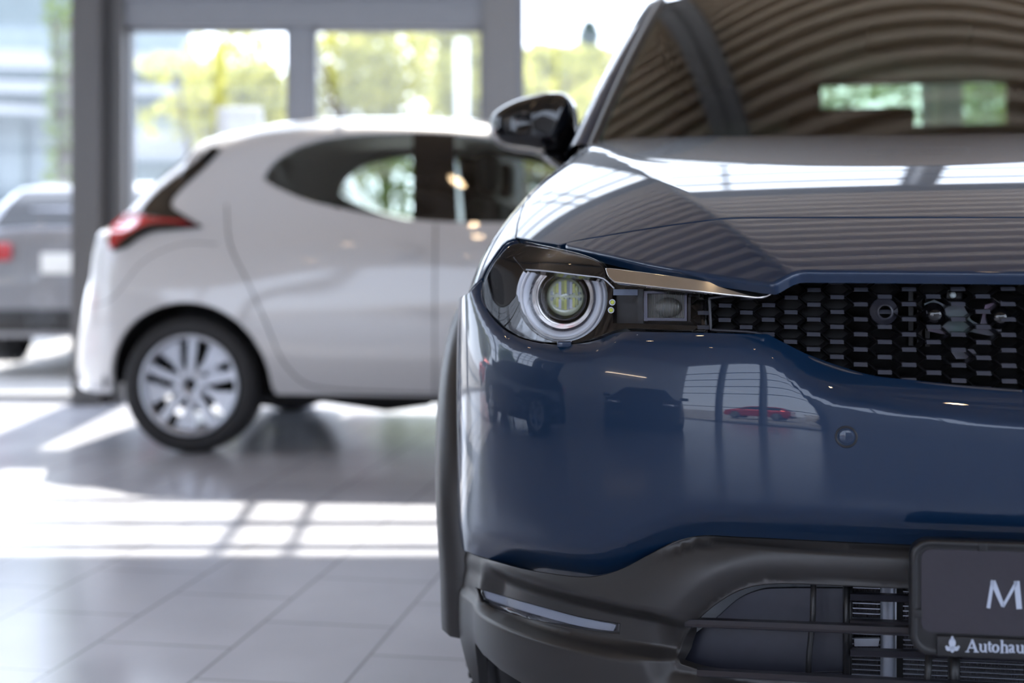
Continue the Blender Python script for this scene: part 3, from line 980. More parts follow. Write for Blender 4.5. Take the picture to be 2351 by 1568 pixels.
ringpart('light_ring_bright', [(99, .002), (98, .0095), (94, .0105), (92.5, .007), (92, 0)], M['ring2'])
ringpart('light_ring_inner', [(92, .004), (88, .0045), (80, .002), (79, -.004)], M['ring'])
sr = MB()
for k in range(120):
    a = 2 * PI * k / 120
    if math.sin(a) * 77 > 60: continue
    q = AX @ Matrix.Rotation(a, 4, 'Z')
    sr.add([tuple(q @ Vector(p)) for p in [(74 * u_, -.0008, -.004), (79 * u_, -.0008, .0015), (79 * u_, .0008, .0015), (74 * u_, .0008, -.004), (76.5 * u_, 0, .0015)]], [(0, 1, 4), (1, 2, 4), (2, 3, 4), (3, 0, 4)])
sr.lathe([(79 * u_, -.002), (73 * u_, -.005)], 96, AX)
sr.build('serrated_ring', M['serr'], lamp)
ringpart('chrome_step_ring', [(74, -.004), (73, -.001), (72, -.001), (71.6, -.005), (70.6, -.005), (70.2, -.002), (69.2, -.002), (68.8, -.007), (67.8, -.007), (67.4, -.004), (66.4, -.004), (66, -.010), (64.4, -.010), (63.8, -.008), (62.6, -.008), (62, -.014), (60.5, -.014)], M['chrome'])
ringpart('lamp_tube', [(60.5, -.010), (58, -.018), (57, -.020), (54, -.022)], M['gloss'])
ringpart('lens_collar', [(57, -.022), (55, -.008), (53, -.005), (50, -.006), (48.5, -.010), (46, -.012), (44, -.014)], M['gloss'])
M['lens'] = glass('lens_glass', (0.95, 0.96, 1.0), 1.75)
Rl = 44.0
lensp = [(0, .012), (10, .0110), (20, .0080), (28, .0035), (35, -.0015), (40, -.007), (43.5, -.012), (44, -.016)]
ln = MB().lathe([(max(r, 0.02) * u_, z) for r, z in lensp], 64, AX).build('projector_lens', M['lens'], lamp)
M['bowl'] = mat('reflector_bowl', (0.62, 0.66, 0.45), 0.4, 0.1)
add_noise(M['bowl'], 200, .1)
ringpart('reflector_bowl', [(45, -.014), (44, -.019), (36, -.020), (1, -.020)], M['bowl'])
M['led'] = mat('lamp_yellow', (0.75, 0.78, 0.12), 0.4)
add_noise(M['led'], 200, .2)
lcols = {'lamp_yellow': (0.90, 0.92, 0.22), 'refl_olive': (0.55, 0.60, 0.20), 'refl_pale': (0.92, 0.95, 0.98), 'refl_grey': (0.40, 0.44, 0.42)}  # strip colours stand in for the yellow-green reflection in the lens
LM = {k: add_noise(mat(k + '_strip', c, 0.35), 700, .25) for k, c in lcols.items()}
order = ['refl_grey', 'refl_olive', 'lamp_yellow', 'refl_pale', 'refl_olive', 'lamp_yellow', 'refl_grey', 'refl_pale', 'lamp_yellow', 'refl_olive', 'refl_grey']
for i_, nm_ in enumerate(order):
    x0 = -36 + i_ * 6.6; x1 = x0 + 6.4; xm = max(abs(x0), abs(x1)); hh_ = math.sqrt(max(38 ** 2 - xm ** 2, 9))
    for y0, y1 in ((-hh_, -3 - (i_ % 3) * 3), (2 + (i_ % 2) * 4, hh_ * .8)):
        vs = [tuple(AX @ Vector((x * u_, -y * u_, z))) for z in (-.0195, -.017) for x, y in ((x0, y0), (x1, y0), (x1, y1), (x0, y1))]
        MB().add(vs, [(0,3,2,1),(4,5,6,7),(0,1,5,4),(1,2,6,5),(2,3,7,6),(3,0,4,7)]).build('lens_reflection_strip', LM[nm_], lamp)
# eyelid that cuts the ring off along the top
SE = Surf(CAR, front_fn(lambda s, z: cover_inset(s, z) + 0.010), 0.35, 1.15, 0.70, 0.96, 0.008, 0.006)
eo = SE.line([(1200, 616, 1), (1245, 620), (1300, 626), (1350, 632), (1388, 640, 1), (1384, 618), (1370, 602), (1340, 590), (1290, 578), (1240, 569), (1205, 566), (1180, 590, 1)], closed=True)
el = panel('lamp_eyelid', SE, eo, M['gloss'], lamp, sp=0.010, thick=0.02, rr=0.0015, side=-1)
ed = [tuple(SE.fn(p[:1], p[1:])[0]) for p in SE.line([(1208, 619), (1250, 622), (1300, 628), (1350, 634), (1376, 637), (1386, 640), (1400, 652), (1410, 662)])]
MB().tube(ed, 0.0011, 6).build('eyelid_edge', M['ring'], lamp)
# inner module: recess, reflector box, small lamps
vm = SZ.fn(*[np.array([t]) for t in SZ.hit(1510, 705)])[0][1]
rc = MB()
P = PL([(1400, 655), (1618, 664), (1618, 760), (1400, 752)], vm + .045)
rc.add([(p[0], p[1], p[2]) for p in P], [(0, 1, 2, 3)]); rc.build('module_back', M['plastic'], lamp)
def pbox(mb, px0, py0, px1, py1, v, d):
    a, b = PV(px0, py0, v), PV(px1, py1, v)
    return mb.box(a[0], b[0], v, v + d, b[2], a[2])
f_ = MB()
for r4 in ((1478, 668, 1486, 737), (1571, 670, 1577, 737), (1486, 668, 1571, 674), (1486, 730, 1571, 737)):
    pbox(f_, *r4, vm + .012, .018)
f_.build('module_frame', M['serr'], lamp)
rb = MB()
pbox(rb, 1487, 675, 1571, 730, vm + .026, .004)
M['ribbed'] = mat('ribbed_reflector', (0.36, 0.36, 0.33), 0.25, 0.35); ribs(M['ribbed'], 150, 0, 1.0)
rb.build('ribbed_reflector', M['ribbed'], lamp)
p = PV(1534, 706, vm + .022)
MB().lathe([(0, .006), (.006, .0055), (.012, .003), (.014, -.002)], 24, Matrix.Translation(p) @ Matrix.Rotation(R(90), 4, 'X') @ Matrix.Scale(1.35, 4, (1, 0, 0))).build('small_lens', M['ribbed'], lamp)
for (px, py) in ((1406, 694), (1403, 712)):
    p = PV(px, py, vm + .02)
    Mx = Matrix.Translation(p) @ Matrix.Rotation(R(90), 4, 'X')
    s1 = MB().lathe([(.0042, 0), (.0045, .002), (.0033, .0025), (.003, .0)], 16, Mx).build('small_lamp', M['ring'], lamp)
    MB().lathe([(0, .001), (.0026, .0008), (.003, -.001)], 12, Mx).build('small_lamp_led', M['led'], lamp)
M['visor'] = mat('clear_visor', (0.16, 0.19, 0.26), .15); add_noise(M['visor'], 300, .05)
for r4 in ((1408, 664, 1464, 678), (1582, 672, 1606, 680)):
    pbox(MB(), *r4, vm + .006, .004).build('module_visor', M['visor'], lamp)
for r4 in ((1464, 664, 1477, 745), (1580, 682, 1586, 740)):
    pbox(MB(), *r4, vm + .008, .03).build('module_divider', M['plastic'], lamp)
lc = mirror_u(lamp); lc.parent = car
for ch in list(lamp.children):
    x = mirror_u(ch); x.parent = lc

# ---- chrome wing strip beside the lamp
def strip_inset(s, z): return cover_inset(s, z) * 0 + 0.022 + 0.30 * (z - 0.83)
SX = Surf(CAR, front_fn(strip_inset), 0.3, 0.9, 0.70, 0.92, 0.006, 0.004)
xo = SX.line([(1391, 617, 1), (1450, 624), (1520, 633), (1620, 647), (1700, 657), (1745, 663), (1775, 663, 1), (1770, 672), (1750, 681), (1690, 677), (1600, 667), (1500, 656), (1412, 646, 1), (1400, 636)], closed=True)
both(panel('chrome_strip', SX, xo, M['chrome'], car, sp=0.007, thick=0.006, rr=0.002, side=-1))
# gloss black filler between lamp, strip and nose panel
SF = Surf(CAR, front_fn(lambda s, z: 0.062 + 0.9 * np.maximum(z - 0.80, 0)), 0.2, 1.1, 0.70, 0.97, 0.01, 0.01)
fo = SF.line([(1160, 556, 1), (1200, 548), (1300, 556), (1500, 600), (1775, 645, 1), (1790, 684, 1), (1625, 684), (1625, 770, 1), (1618, 770), (1614, 664), (1420, 648), (1385, 600), (1340, 582), (1240, 558), (1170, 563)], closed=False)
both(panel('lamp_filler', SF, fo, M['plastic'], car, sp=0.012, thick=0.01, rr=0.001, side=-1))

# ---- number plate in its holder
PVv = -0.034
a = PV(2091, 1238, PVv); b = PV(2110, 1504, PVv)
PU0, PZ1, PZ0 = a[0], a[2], b[2]
PZc = (PZ0 + PZ1) / 2
def rrect(x0, x1, y0, y1, r, n=8):
    pts = []
    for cx_, cy_, a0 in ((x1 - r, y1 - r, 0), (x0 + r, y1 - r, 90), (x0 + r, y0 + r, 180), (x1 - r, y0 + r, 270)):
        pts += [(cx_ + r * math.cos(R(a0 + 90 * k / n)), cy_ + r * math.sin(R(a0 + 90 * k / n))) for k in range(n + 1)]
    return pts
def stacked(outlines, name, m, parent):
    """loft through equal-count outlines given as (poly, v)"""
    rows = [[(x, v, z) for x, z in poly] for poly, v in outlines]
    mb = MB().grid(rows, closed_v=True)
    n = len(rows[0]); tot = len(rows)
    mb.f.append(tuple(range(n))); mb.sm.append(False)
    mb.f.append(tuple((tot - 1) * n + k for k in reversed(range(n)))); mb.sm.append(False)
    return mb.build(name, m, parent)
M['plateface'] = mat('dark_plate_film', (0.024, 0.020, 0.030), 0.30, 0.0, Coat_Weight=0.4, Coat_Roughness=0.15)
add_noise(M['plateface'], 120, 0.15, 0.03)
H2 = -PU0
hold = stacked([(rrect(-H2, H2, PZ0, PZ1, .022), PVv + .018), (rrect(-H2, H2, PZ0, PZ1, .022), PVv + .003), (rrect(-H2 + .0015, H2 - .0015, PZ0 + .0015, PZ1 - .0015, .021), PVv),
                (rrect(-H2 + .006, H2 - .006, PZ0 + .006, PZ1 - .006, .018), PVv - .0005), (rrect(-H2 + .008, H2 - .008, PZ0 + .008, PZ1 - .008, .017), PVv + .002)], 'number_plate_holder', M['plastic'], car)
pl = stacked([(rrect(-H2 + .012, H2 - .012, PZ0 + .028, PZ1 - .011, .012), PVv + .003), (rrect(-H2 + .012, H2 - .012, PZ0 + .028, PZ1 - .011, .012), PVv + .0005)], 'number_plate', M['plateface'], hold)
st = MB()
sx0 = PV(2150, 1460, PVv)[0]; sz1 = PV(2150, 1458, PVv)[2]
st.rbox(sx0, H2 - (.26 + sx0 + .005) if False else -sx0, PVv - .0035, PVv + .004, PZ0 + .0005, sz1, .0015)
st.build('dealer_strip', M['plastic'], hold)
for (px, py) in ((2256, 1256), (2107, 1409)):
    p = PV(px, py, PVv)
    MB().rbox(p[0] - .005, p[0] + .005, PVv - .0015, PVv + .002, p[2] - .005, p[2] + .005, .001).build('plate_clip', M['plastic'], hold)
M['letter'] = mat('white_lettering', (0.50, 0.55, 0.66), 0.5)
add_noise(M['letter'], 300, .04)
lt = MB()
def stroke(mb, pts, v, w=0.003, d=0.0008):
    """flat letter strokes on the plate plane: (x, z, width) polylines"""
    for (x0, z0, w0), (x1, z1, w1) in pts:
        dx, dz = x1 - x0, z1 - z0; L = math.hypot(dx, dz) or 1; nx, nz = -dz / L, dx / L
        c = [(x0 + nx * w0, z0 + nz * w0), (x1 + nx * w1, z1 + nz * w1), (x1 - nx * w1, z1 - nz * w1), (x0 - nx * w0, z0 - nz * w0)]
        mb.add([(x, v, z) for x, z in c] + [(x, v + d, z) for x, z in c], [(0, 1, 2, 3), (7, 6, 5, 4), (0, 4, 5, 1), (1, 5, 6, 2), (2, 6, 7, 3), (3, 7, 4, 0)])
def pz(px, py): p = PV(px, py, PVv); return p[0], p[2]
def sg(p, q, wp, wq, k=1 / 1900.0): return ((*pz(*p), wp * k), (*pz(*q), wq * k))
stroke(lt, [sg((2269, 1396), (2279, 1332), 4, 3.5), sg((2279, 1334), (2303, 1392), 6, 4), sg((2302, 1393), (2334, 1336), 3, 3.5), sg((2334, 1334), (2340, 1398), 6, 6)], PVv - .0006)
lt.build('letter_m', M['letter'], pl)
# word on the dealer strip, drawn in upright serif strokes
wd = MB(); base = 1494.0
K = 1900.0
def A(x): return [sg((x, base), (x + 12, base - 27), 1.2, 1.6), sg((x + 11, base - 28), (x + 21, base), 2.6, 3.0), sg((x + 5, base - 9), (x + 17, base - 9), 1.3, 1.3), sg((x - 4, base), (x + 5, base), 1, 1), sg((x + 15, base + .3), (x + 27, base + .6), 1, 1)]
def u_l(x, b): return [sg((x, b - 18), (x, b - 5), 2.4, 2.4), sg((x, b - 5), (x + 4, b - .5), 2.4, 1.6), sg((x + 4, b - .6), (x + 10, b - 2), 1.5, 1.4), sg((x + 11, b - 18), (x + 11, b), 2.4, 2.4), sg((x - 4, b - 18), (x, b - 18), 1, 1), sg((x + 7, b - 18), (x + 11, b - 18), 1, 1), sg((x + 11, b), (x + 15, b), 1, 1)]
def t_l(x, b): return [sg((x, b - 24), (x, b - 4), 2.2, 2.4), sg((x - 4, b - 18), (x + 6, b - 18), 1.1, 1.1), sg((x, b - 3), (x + 6, b - 1.5), 2, 1)]
def o_l(x, b):
    r = []
    for k in range(14):
        a0, a1 = 2 * PI * k / 14, 2 * PI * (k + 1) / 14
        f = lambda a: (x + 7 + 6.5 * math.cos(a), b - 9 + 8.3 * math.sin(a))
        r.append(sg(f(a0), f(a1), 1.0 + 1.6 * abs(math.cos(a0)), 1.0 + 1.6 * abs(math.cos(a1))))
    return r
def h_l(x, b): return [sg((x, b - 29), (x, b), 2.4, 2.4), sg((x - 4, b - 28), (x, b - 28), 1, 1), sg((x + 2, b - 16), (x + 7, b - 18), 1.2, 1.8), sg((x + 7, b - 18), (x + 11, b - 14), 1.8, 2.4), sg((x + 11, b - 14), (x + 11, b), 2.4, 2.4), sg((x - 4, b), (x + 4, b), 1, 1), sg((x + 7, b), (x + 15, b), 1, 1)]
def a_l(x, b): return [sg((x, b - 15), (x + 4, b - 18), 2, 1.6), sg((x + 4, b - 18), (x + 9, b - 16), 1.4, 2.2), sg((x + 9, b - 16), (x + 9, b - 3), 2.4, 2.4), sg((x + 9, b - 11), (x + 2, b - 8), 1.2, 1.8), sg((x + 2, b - 8), (x + 1, b - 3), 2.2, 2.2), sg((x + 1, b - 3), (x + 5, b - .8), 2, 1.4), sg((x + 5, b - .8), (x + 9, b - 3), 1.2, 1.2), sg((x + 9, b - 2), (x + 14, b - 1), 1.8, .8)]
def s_l(x, b): return [sg((x + 9, b - 15), (x + 5, b - 18), 1.3, 1.5), sg((x + 5, b - 18), (x + 1, b - 14), 1.6, 2), sg((x + 1, b - 14), (x + 9, b - 6), 2.2, 2.2), sg((x + 9, b - 6), (x + 5, b - .8), 2, 1.5), sg((x + 5, b - .8), (x, b - 4), 1.5, 1.3)]
b1 = base
for q_ in (A(2219), u_l(2250, b1 + .6), t_l(2270, b1 + 1), o_l(2277, b1 + 1.4), h_l(2299, b1 + 2), a_l(2315, b1 + 2.5), u_l(2335, b1 + 3), s_l(2351, b1 + 3.5)):
    stroke(wd, q_, PVv - .0042)
em = MB()
cx_, cy_ = 2185, 1478
def blob(x, y, rx, ry, n=14):
    pts = [pz(x + rx * math.cos(2 * PI * k / n), y + ry * math.sin(2 * PI * k / n)) for k in range(n)]
    em.add([(p[0], PVv - .0042, p[1]) for p in pts] + [(p[0], PVv - .0034, p[1]) for p in pts], [tuple(range(n))] + [(k, (k + 1) % n, n + (k + 1) % n, n + k) for k in range(n)])
blob(2185, 1474, 8, 11); blob(2185, 1463, 3, 5); blob(2177, 1487, 7, 5); blob(2193, 1487, 7, 5); blob(2185, 1488, 5, 8); blob(2172, 1483, 3, 3); blob(2199, 1483, 3, 3)
em.build('crest', M['letter'], hold)
wd.build('strip_lettering', M['letter'], hold)

# ---- inside the lower opening
IV = 0.135
duct = MB()
def quadpx(mb, pts, v, d=.004):
    vv = v if isinstance(v, (list, tuple)) else [v] * len(pts)
    P = [PV(x, y, w) for (x, y), w in zip(pts, vv)]; n = len(P)
    mb.add([tuple(p) for p in P] + [(p[0], p[1] + d, p[2]) for p in P], [tuple(range(n)), tuple(reversed(range(n, 2 * n)))] + [(i, (i + 1) % n, n + (i + 1) % n, n + i) for i in range(n)])
M['duct'] = mat('duct_plastic', (0.020, 0.022, 0.036), 0.45)
add_noise(M['duct'], 60, .25, .05, 0.2)
SDU = Surf(CAR, front_fn(lambda s, z: .085 + 0 * s), 0.2, 1.0, .25, .60, .02, .02)
du1 = SDU.line([(1566, 1505), (1580, 1472), (1640, 1424), (1700, 1374), (1750, 1355), (1800, 1352), (1936, 1352, 1), (1936, 1539, 1), (1700, 1545), (1620, 1543), (1580, 1530)], closed=True)
du2 = SDU.line([(1620, 1544, 1), (1700, 1546), (1936, 1540, 1), (1936, 1590, 1), (1620, 1590, 1)], closed=True)
both(panel('air_duct', SDU, du1, M['duct'], car, sp=.02, thick=.005, side=-1))
both(panel('air_duct', SDU, du2, M['duct'], car, sp=.02, thick=.005, side=-1, off=.012))
bar = MB()
pa = lambda px, py, v: tuple(PV(px, py, v))
bar.tube([pa(1868, 1330, .075), pa(1866, 1420, .075), pa(1858, 1500, .075), pa(1853, 1600, .075)], .0038, 8)
both(bar.build('intake_upright', M['plastic'], car))
bar = MB()
bar.tube([pa(1943, 1330, .085), pa(1943, 1548, .085)], .0045, 8)
bar.tube([pa(1953, 1330, .09), pa(1950, 1560, .09)], .0030, 8)
both(bar.build('intake_upright', M['plastic'], car))
bar = MB()
bar.tube([pa(2133, 1495, .045), pa(2126, 1620, .045)], .0045, 8)
both(bar.build('intake_upright', M['plastic'], car))
bar = MB()
bar.tube([pa(2190, 1495, .05), pa(2190, 1620, .05)], .0075, 8)
both(bar.build('intake_upright', M['plastic'], car))
def slat(y0, y1, x0, x1, ins, h=.004):
    """a rounded blade that follows the curve of the nose; its lower lip catches the light"""
    SS = Surf(CAR, front_fn(lambda s, z: ins + 0 * s), 0, 1.0, 0.25, 0.60, 0.02, 0.02)
    L = SS.line([(x0, y0), (x1, y1)], 20, raw=False)
    L = L[np.argsort(-L[:, 0])]; L = np.concatenate([L, [[0, L[-1][1]]]])
    rows = []
    for s_, z_ in L:
        p = SS.fn(np.array([s_]), np.array([z_]))[0]
        rows.append([(p[0], p[1] + dv_, p[2] + dz_) for dv_, dz_ in ((.014, h), (.002, h), (-.001, .0005), (-.003, -.0018), (-.001, -.0035), (.014, -.003))])
    sl = MB().grid(rows, closed_v=True, sm=False)
    whole_ = sl.build('intake_slat', M['gplastic'], car)
    both(whole_)
slat(1433, 1463, 1572, 2340, .030, .006)
for yy in (1372, 1433, 1500):
    slat(yy, yy + 14, 1952, 2340, .060, .004)
slat(1546, 1585, 1600, 2340, .022, .004)
# radiator with tubes, fins and the upright cylinder of the dryer
M['fin'] = mat('radiator_fins', (0.10, 0.095, 0.105), 0.4, 0.5); ribs(M['fin'], 160, 0, 1.0)
M['alu'] = mat('aluminium_tube', (0.62, 0.66, 0.74), 0.35, 0.75); add_noise(M['alu'], 100, .1)
rv = 0.155
a = PV(1955, 1330, rv); b = PV(1955, 1640, rv)
rad = MB().box(a[0], -a[0], rv + .004, rv + .02, b[2], PV(1955, 780, rv)[2]).build('radiator', M['fin'], car)
tb = MB()
zz = a[2] - .004
while zz > b[2]:
    tb.box(a[0], PV(2023, 1400, rv)[0], rv - .001, rv + .006, zz - .0006, zz + .0006)
    zz -= .0069
zz = a[2] - .0005
while zz > b[2]:
    tb.box(PV(2055, 1400, rv)[0], -PV(2055, 1400, rv)[0], rv - .001, rv + .006, zz - .0006, zz + .0006)
    zz -= .0065
for zq in (0.745, .752, .7585):
    tb.box(-.35, .35, rv - .001, rv + .006, zq - .0005, zq + .0005)
tb.build('radiator_tube', M['alu'], rad)
for sg_ in (1, -1):
    x = PV(2036, 1450, rv)[0] * sg_
    MB().tube([(x, rv - .008, .80), (x, rv - .008, b[2])], .0095, 20).build('dryer_cylinder', M['alu'], rad)
    x2 = PV(2051, 1450, rv)[0] * sg_
    MB().box(x2 - .0035, x2 + .0035, rv - .006, rv + .01, b[2], .80).build('header_strip', M['alu'], rad)
    x3 = PV(2062, 1450, rv)[0] * sg_
    MB().box(min(x3, x3 + .006 * sg_) - .002, max(x3, x3 + .006 * sg_), rv - .002, rv + .001, b[2], .80).build('header_gap', M['void'], rad)
for yy0, yy1 in ((1424, 1431), (1440, 1450), (1466, 1484), (1492, 1500)):
    al = MB(); quadpx(al, [(1962, yy0), (2020, yy0), (2016, yy1), (1962, yy1)], rv - .012, .006); al.build('pipe_bracket', M['alu'], rad)
# ---- windscreen: a curved sheet rising behind the bonnet
def v_base(u): return 0.925 + 0.20 * (np.abs(u) / .75) ** 2
def wind_fn(u, w):
    u = np.asarray(u, float); w = np.asarray(w, float)
    k = 1 - 0.145 * (w / .80)
    a = R(33) - R(9) * (w / .8)
    ang = R(33.5) * w - R(7) * w * w / .8
    x = u * k
    y = v_base(u) + w * np.cos(R(30)) + 0.02 * (w / .8) * (1 - (u / .75) ** 2)
    z = HC(0.95) - 0.012 + 0.020 * (1 - (u / .75) ** 2) * 0 + 0.02 * (np.abs(u) / .75) ** 2 + w * np.sin(R(30.5)) * 1.02 + .045 * (w / .8) * (1 - w / .8) * 1.2 + 0.045 * (w / .8) * (1 - (u / .75) ** 2)
    return np.stack([x, y, z], 1)
SWS = Surf(CAR, wind_fn, -.80, .80, -.03, .86, .02, .02)
WU = .742
n_ = 24
wo = [(-WU, w) for w in np.linspace(-.02, .82, n_)] + [(u, .82) for u in np.linspace(-WU, WU, n_)[1:]] + [(WU, w) for w in np.linspace(.82, -.02, n_)[1:]] + [(u, -.02) for u in np.linspace(WU, -WU, n_)[1:-1]]
panel('windscreen', SWS, np.array(wo), M['windscreen'], car, sp=0.03, thick=0.004, rr=0.001, side=1)
# black frit along the glass edge and cowl
def strip_on(name, pts, m, w, parent=car, off=-.002):
    P = [np.array(wind_fn(np.array([a]), np.array([b]))[0]) for a, b in pts]
    return MB().tube([tuple(p) for p in P], w, 10).build(name, m, parent)
for sg_ in (-1, 1):
    # pillar: painted outer bead and dark inner trim
    ws = np.linspace(-.03, .84, 22)
    P = wind_fn(np.full(22, -.775 * 1.0), ws)
    rows = []
    for i, p in enumerate(P):
        t = i / 21
        c = np.array(p) + np.array([0, .012, -.006])
        rows.append([(-sg_ * (c[0] + dx), c[1] + dy, c[2] + dz) for dx, dy, dz in
                     ((.036, -.012, .006), (.030, -.016, .012), (.010, -.012, .016), (-.010, .000, .014), (-.022, .020, .004), (-.030, .045, -.020), (-.030, .07, -.045), (.02, .07, -.05))])
    MB().grid(rows, closed_v=True).build('windscreen_pillar', M['blue'], car)
    rows = []
    for i, p in enumerate(wind_fn(np.full(22, -.738), ws)):
        c = np.array(p)
        rows.append([(-sg_ * (c[0] + dx), c[1] + dy, c[2] + dz) for dx, dy, dz in ((.012, .002, -.001), (.002, -.010, .006), (-.010, -.004, .006), (-.010, .02, -.01))])
    MB().grid(rows, closed_v=True).build('pillar_seal', M['plastic'], car)
# ---- roof, sides and tail of the cabin
top = wind_fn(np.linspace(-.775, .775, 25), np.full(25, .83))
rows = [[tuple(p) for p in top]]
for t in np.linspace(.1, 1, 14):
    v = top[:, 1] + (3.42 - top[:, 1]) * t
    drop = 0.035 * math.sin(PI * t) - 0.02 * t ** 2.2
    w_ = 1 - .04 * t
    rows.append([(p[0] * w_, vv, p[2] + drop + .004) for p, vv in zip(top, v)])
MB().grid(rows).build('roof', M['blue'], car)
rows2 = [[(x, y, z - .03) for x, y, z in r] for r in rows]
MB().grid(rows2).build('headliner', M['void'], car)
zt_r = rows[-1][12][2]
# cabin sides: doors below the glass line, side glass above
side_sec = [(.915, .24), (.935, .34), (.93, .60), (.935, .80), (.90, .97), (.865, 1.03)]
for sg_ in (-1, 1):
    vs = np.linspace(1.34, 3.44, 26)
    rws = []
    for v in vs:
        k = 1 - 0.10 * sst((v - 2.7) / .8)
        rws.append([(sg_ * x * k, v, z + .04 * (v - 1.3) / 2.8 * (z > .9)) for x, z in side_sec])
    MB().grid(rws).build('body_side', M['blue'], car)
    rg = []
    for r in rows[0:15]:
        e = r[0] if sg_ < 0 else r[-1]
        k = 1 - 0.10 * sst((e[1] - 2.7) / .8)
        b_ = (sg_ * .865 * k, e[1], 1.03 + .04 * (e[1] - 1.3) / 2.8)
        rg.append([b_, ((b_[0] + e[0]) / 2 * 1.015, e[1], (b_[2] + e[2]) / 2), e])
    MB().grid(rg).build('side_window', M['gloss'], car)
    tri = [(sg_ * .775, 1.12, 1.10), (sg_ * .86, 1.34, 1.03), (sg_ * abs(rows[0][0][0]), rows[0][0][1], rows[0][0][2])]
    MB().add(tri + [(x * .97, y, z - .01) for x, y, z in tri], [(0, 1, 2), (3, 5, 4), (0, 3, 4, 1), (1, 4, 5, 2), (2, 5, 3, 0)]).build('quarter_window', M['gloss'], car)
# tail wall with the rear window opening
tb_ = MB()
_p0, _p1 = PV(1885, 197, 3.42), PV(1885, 291, 3.42)
xr0 = _p0[0] / .93; hw0, zr0, zr1 = .62, _p1[2], min(_p0[2], zt_r - .02)
yb = 3.42
for x0, x1, z0, z1 in ((-.86, .86, .30, zr0), (-.86, xr0, zr0, zt_r), (hw0, .86, zr0, zt_r), (xr0, hw0, zr1, zt_r)):
    tb_.box(x0 * .93, x1 * .93, yb, yb + .04, z0, z1)
tb_.build('tailgate', M['blue'], car)
MB().box(xr0, hw0, yb + .01, yb + .016, zr0, zr1).build('rear_window', M['tinted'], car)
# interior
it = MB()
it.box(-.80, .80, 1.12, 1.50, .85, 1.045)
it.build('dashboard', M['void'], car)
MB().box(-.85, .85, 1.2, 3.40, .30, .34).build('cabin_floor', M['void'], car)
for x in (-.38, .38):
    MB().rbox(x - .25, x + .25, 2.15, 2.30, .5, 1.06, .05).build('seat_back', M['void'], car)
    MB().rbox(x - .12, x + .12, 2.18, 2.28, 1.08, 1.20, .04).build('headrest', M['void'], car)
_h = PV(2075, 268, 3.25)
MB().rbox(_h[0], -_h[0], 3.2, 3.3, 1.10, _h[2], .03).build('rear_headrest', M['void'], car)
MB().rbox(-.62, .62, 3.15, 3.30, .5, 1.16, .05).build('rear_seat_back', M['void'], car)
MB().box(-.84, .84, 1.15, 3.40, .34, .36).build('underbody', M['void'], car)
# rear-view mirror with its foot on the glass
MB().rbox(-.125, .125, 1.60, 1.63, 1.36, 1.43, .015).build('interior_mirror', M['void'], car)

# ---- door mirror
mo = [(1125, 292), (1128, 268), (1150, 248), (1185, 231), (1230, 219), (1272, 213), (1298, 216), (1313, 232), (1322, 262), (1324, 295), (1318, 330), (1306, 352), (1270, 360), (1215, 352), (1165, 344), (1138, 332), (1127, 314)]
mp = crom(mo, 6, True)
VM = 1.42
MPx = np.array([PV(x, y, VM) for x, y in mp])
cx_, cz_ = MPx[:, 0].mean(), MPx[:, 2].mean()
rows = []
for k in range(15):
    t = k / 14
    if t < .12: s_ = 1.0; d_ = .055 - .055 * t / .12
    else:
        a = (t - .12) / .88 * PI / 2
        s_ = math.cos(a) ** .62 if t < 1 else 0.02; d_ = -.085 * math.sin(a) ** .9
    rows.append([(cx_ + (x - cx_) * s_, VM + d_ + .18 * max(0, -(x - cx_)) * .6, cz_ + (z - cz_) * s_) for x, _, z in MPx])
mb = MB().grid(rows, closed_v=True)
mir = mb.build('door_mirror', M['gloss'], car)
gl_ = MB()
rows = [[(cx_ + (x - cx_) * q, VM + .056 + .1 * max(0, -(x - cx_)), cz_ + (z - cz_) * q) for x, _, z in MPx] for q in (1.0, .92, .02)]
gl_.grid(rows, closed_v=True); g_ = gl_.build('mirror_glass', M['bright'], mir)
stp = [PV(1262, 350, VM - .02), PV(1282, 368, VM - .05), PV(1300, 384, VM - .08), PV(1318, 395, VM - .10)]
st_ = MB().tube([tuple(p) for p in stp], [.030, .026, .022, .020], 16, True, 0.7).build('mirror_arm', M['gloss'], mir)
cm = both(mir)
for ch in (g_, st_):
    x = mirror_u(ch); x.parent = cm
# ================================================================ THE WHITE HATCHBACK
WC = Frame(-1.397, 5.62, 6.0)
wc = empty('white_car', (WC.o[0], WC.o[1], 0), WC.rz)
tag(wc, 'white five-door hatchback seen from the side with red tail lamp and silver alloy wheel', 'car')
VC = 0.8725
_sil = [(176, 850), (175, 780), (180, 715), (192, 655), (215, 612), (244, 576), (252, 520), (262, 492), (300, 478), (345, 440), (400, 390), (470, 333), (478, 312), (520, 300),
        (580, 288), (640, 274), (720, 265), (800, 261), (880, 259), (960, 260), (1040, 263), (1125, 270), (1250, 292), (1380, 350), (1500, 425), (1650, 470), (1850, 515), (1960, 570), (2020, 660), (2035, 800)]
_az = np.array([PV(x, y, (.30 if y > 510 and x < 1000 else .42 if x < 320 else .50), WC)[[0, 2]] for x, y in _sil])
for i in range(1, len(_az)):
    if _az[i, 0] <= _az[i - 1, 0] + .004: _az[i, 0] = _az[i - 1, 0] + .004
A0, A1 = _az[0, 0], _az[-1, 0]
_ka = np.linspace(A0, A1, 900); _kz = np.interp(_ka, _az[:, 0], _az[:, 1])
_kz = np.convolve(np.pad(_kz, 6, 'edge'), np.hanning(15)[1:-1] / np.hanning(15)[1:-1].sum(), 'valid')
def z_top(a): return np.interp(a, _ka, _kz)
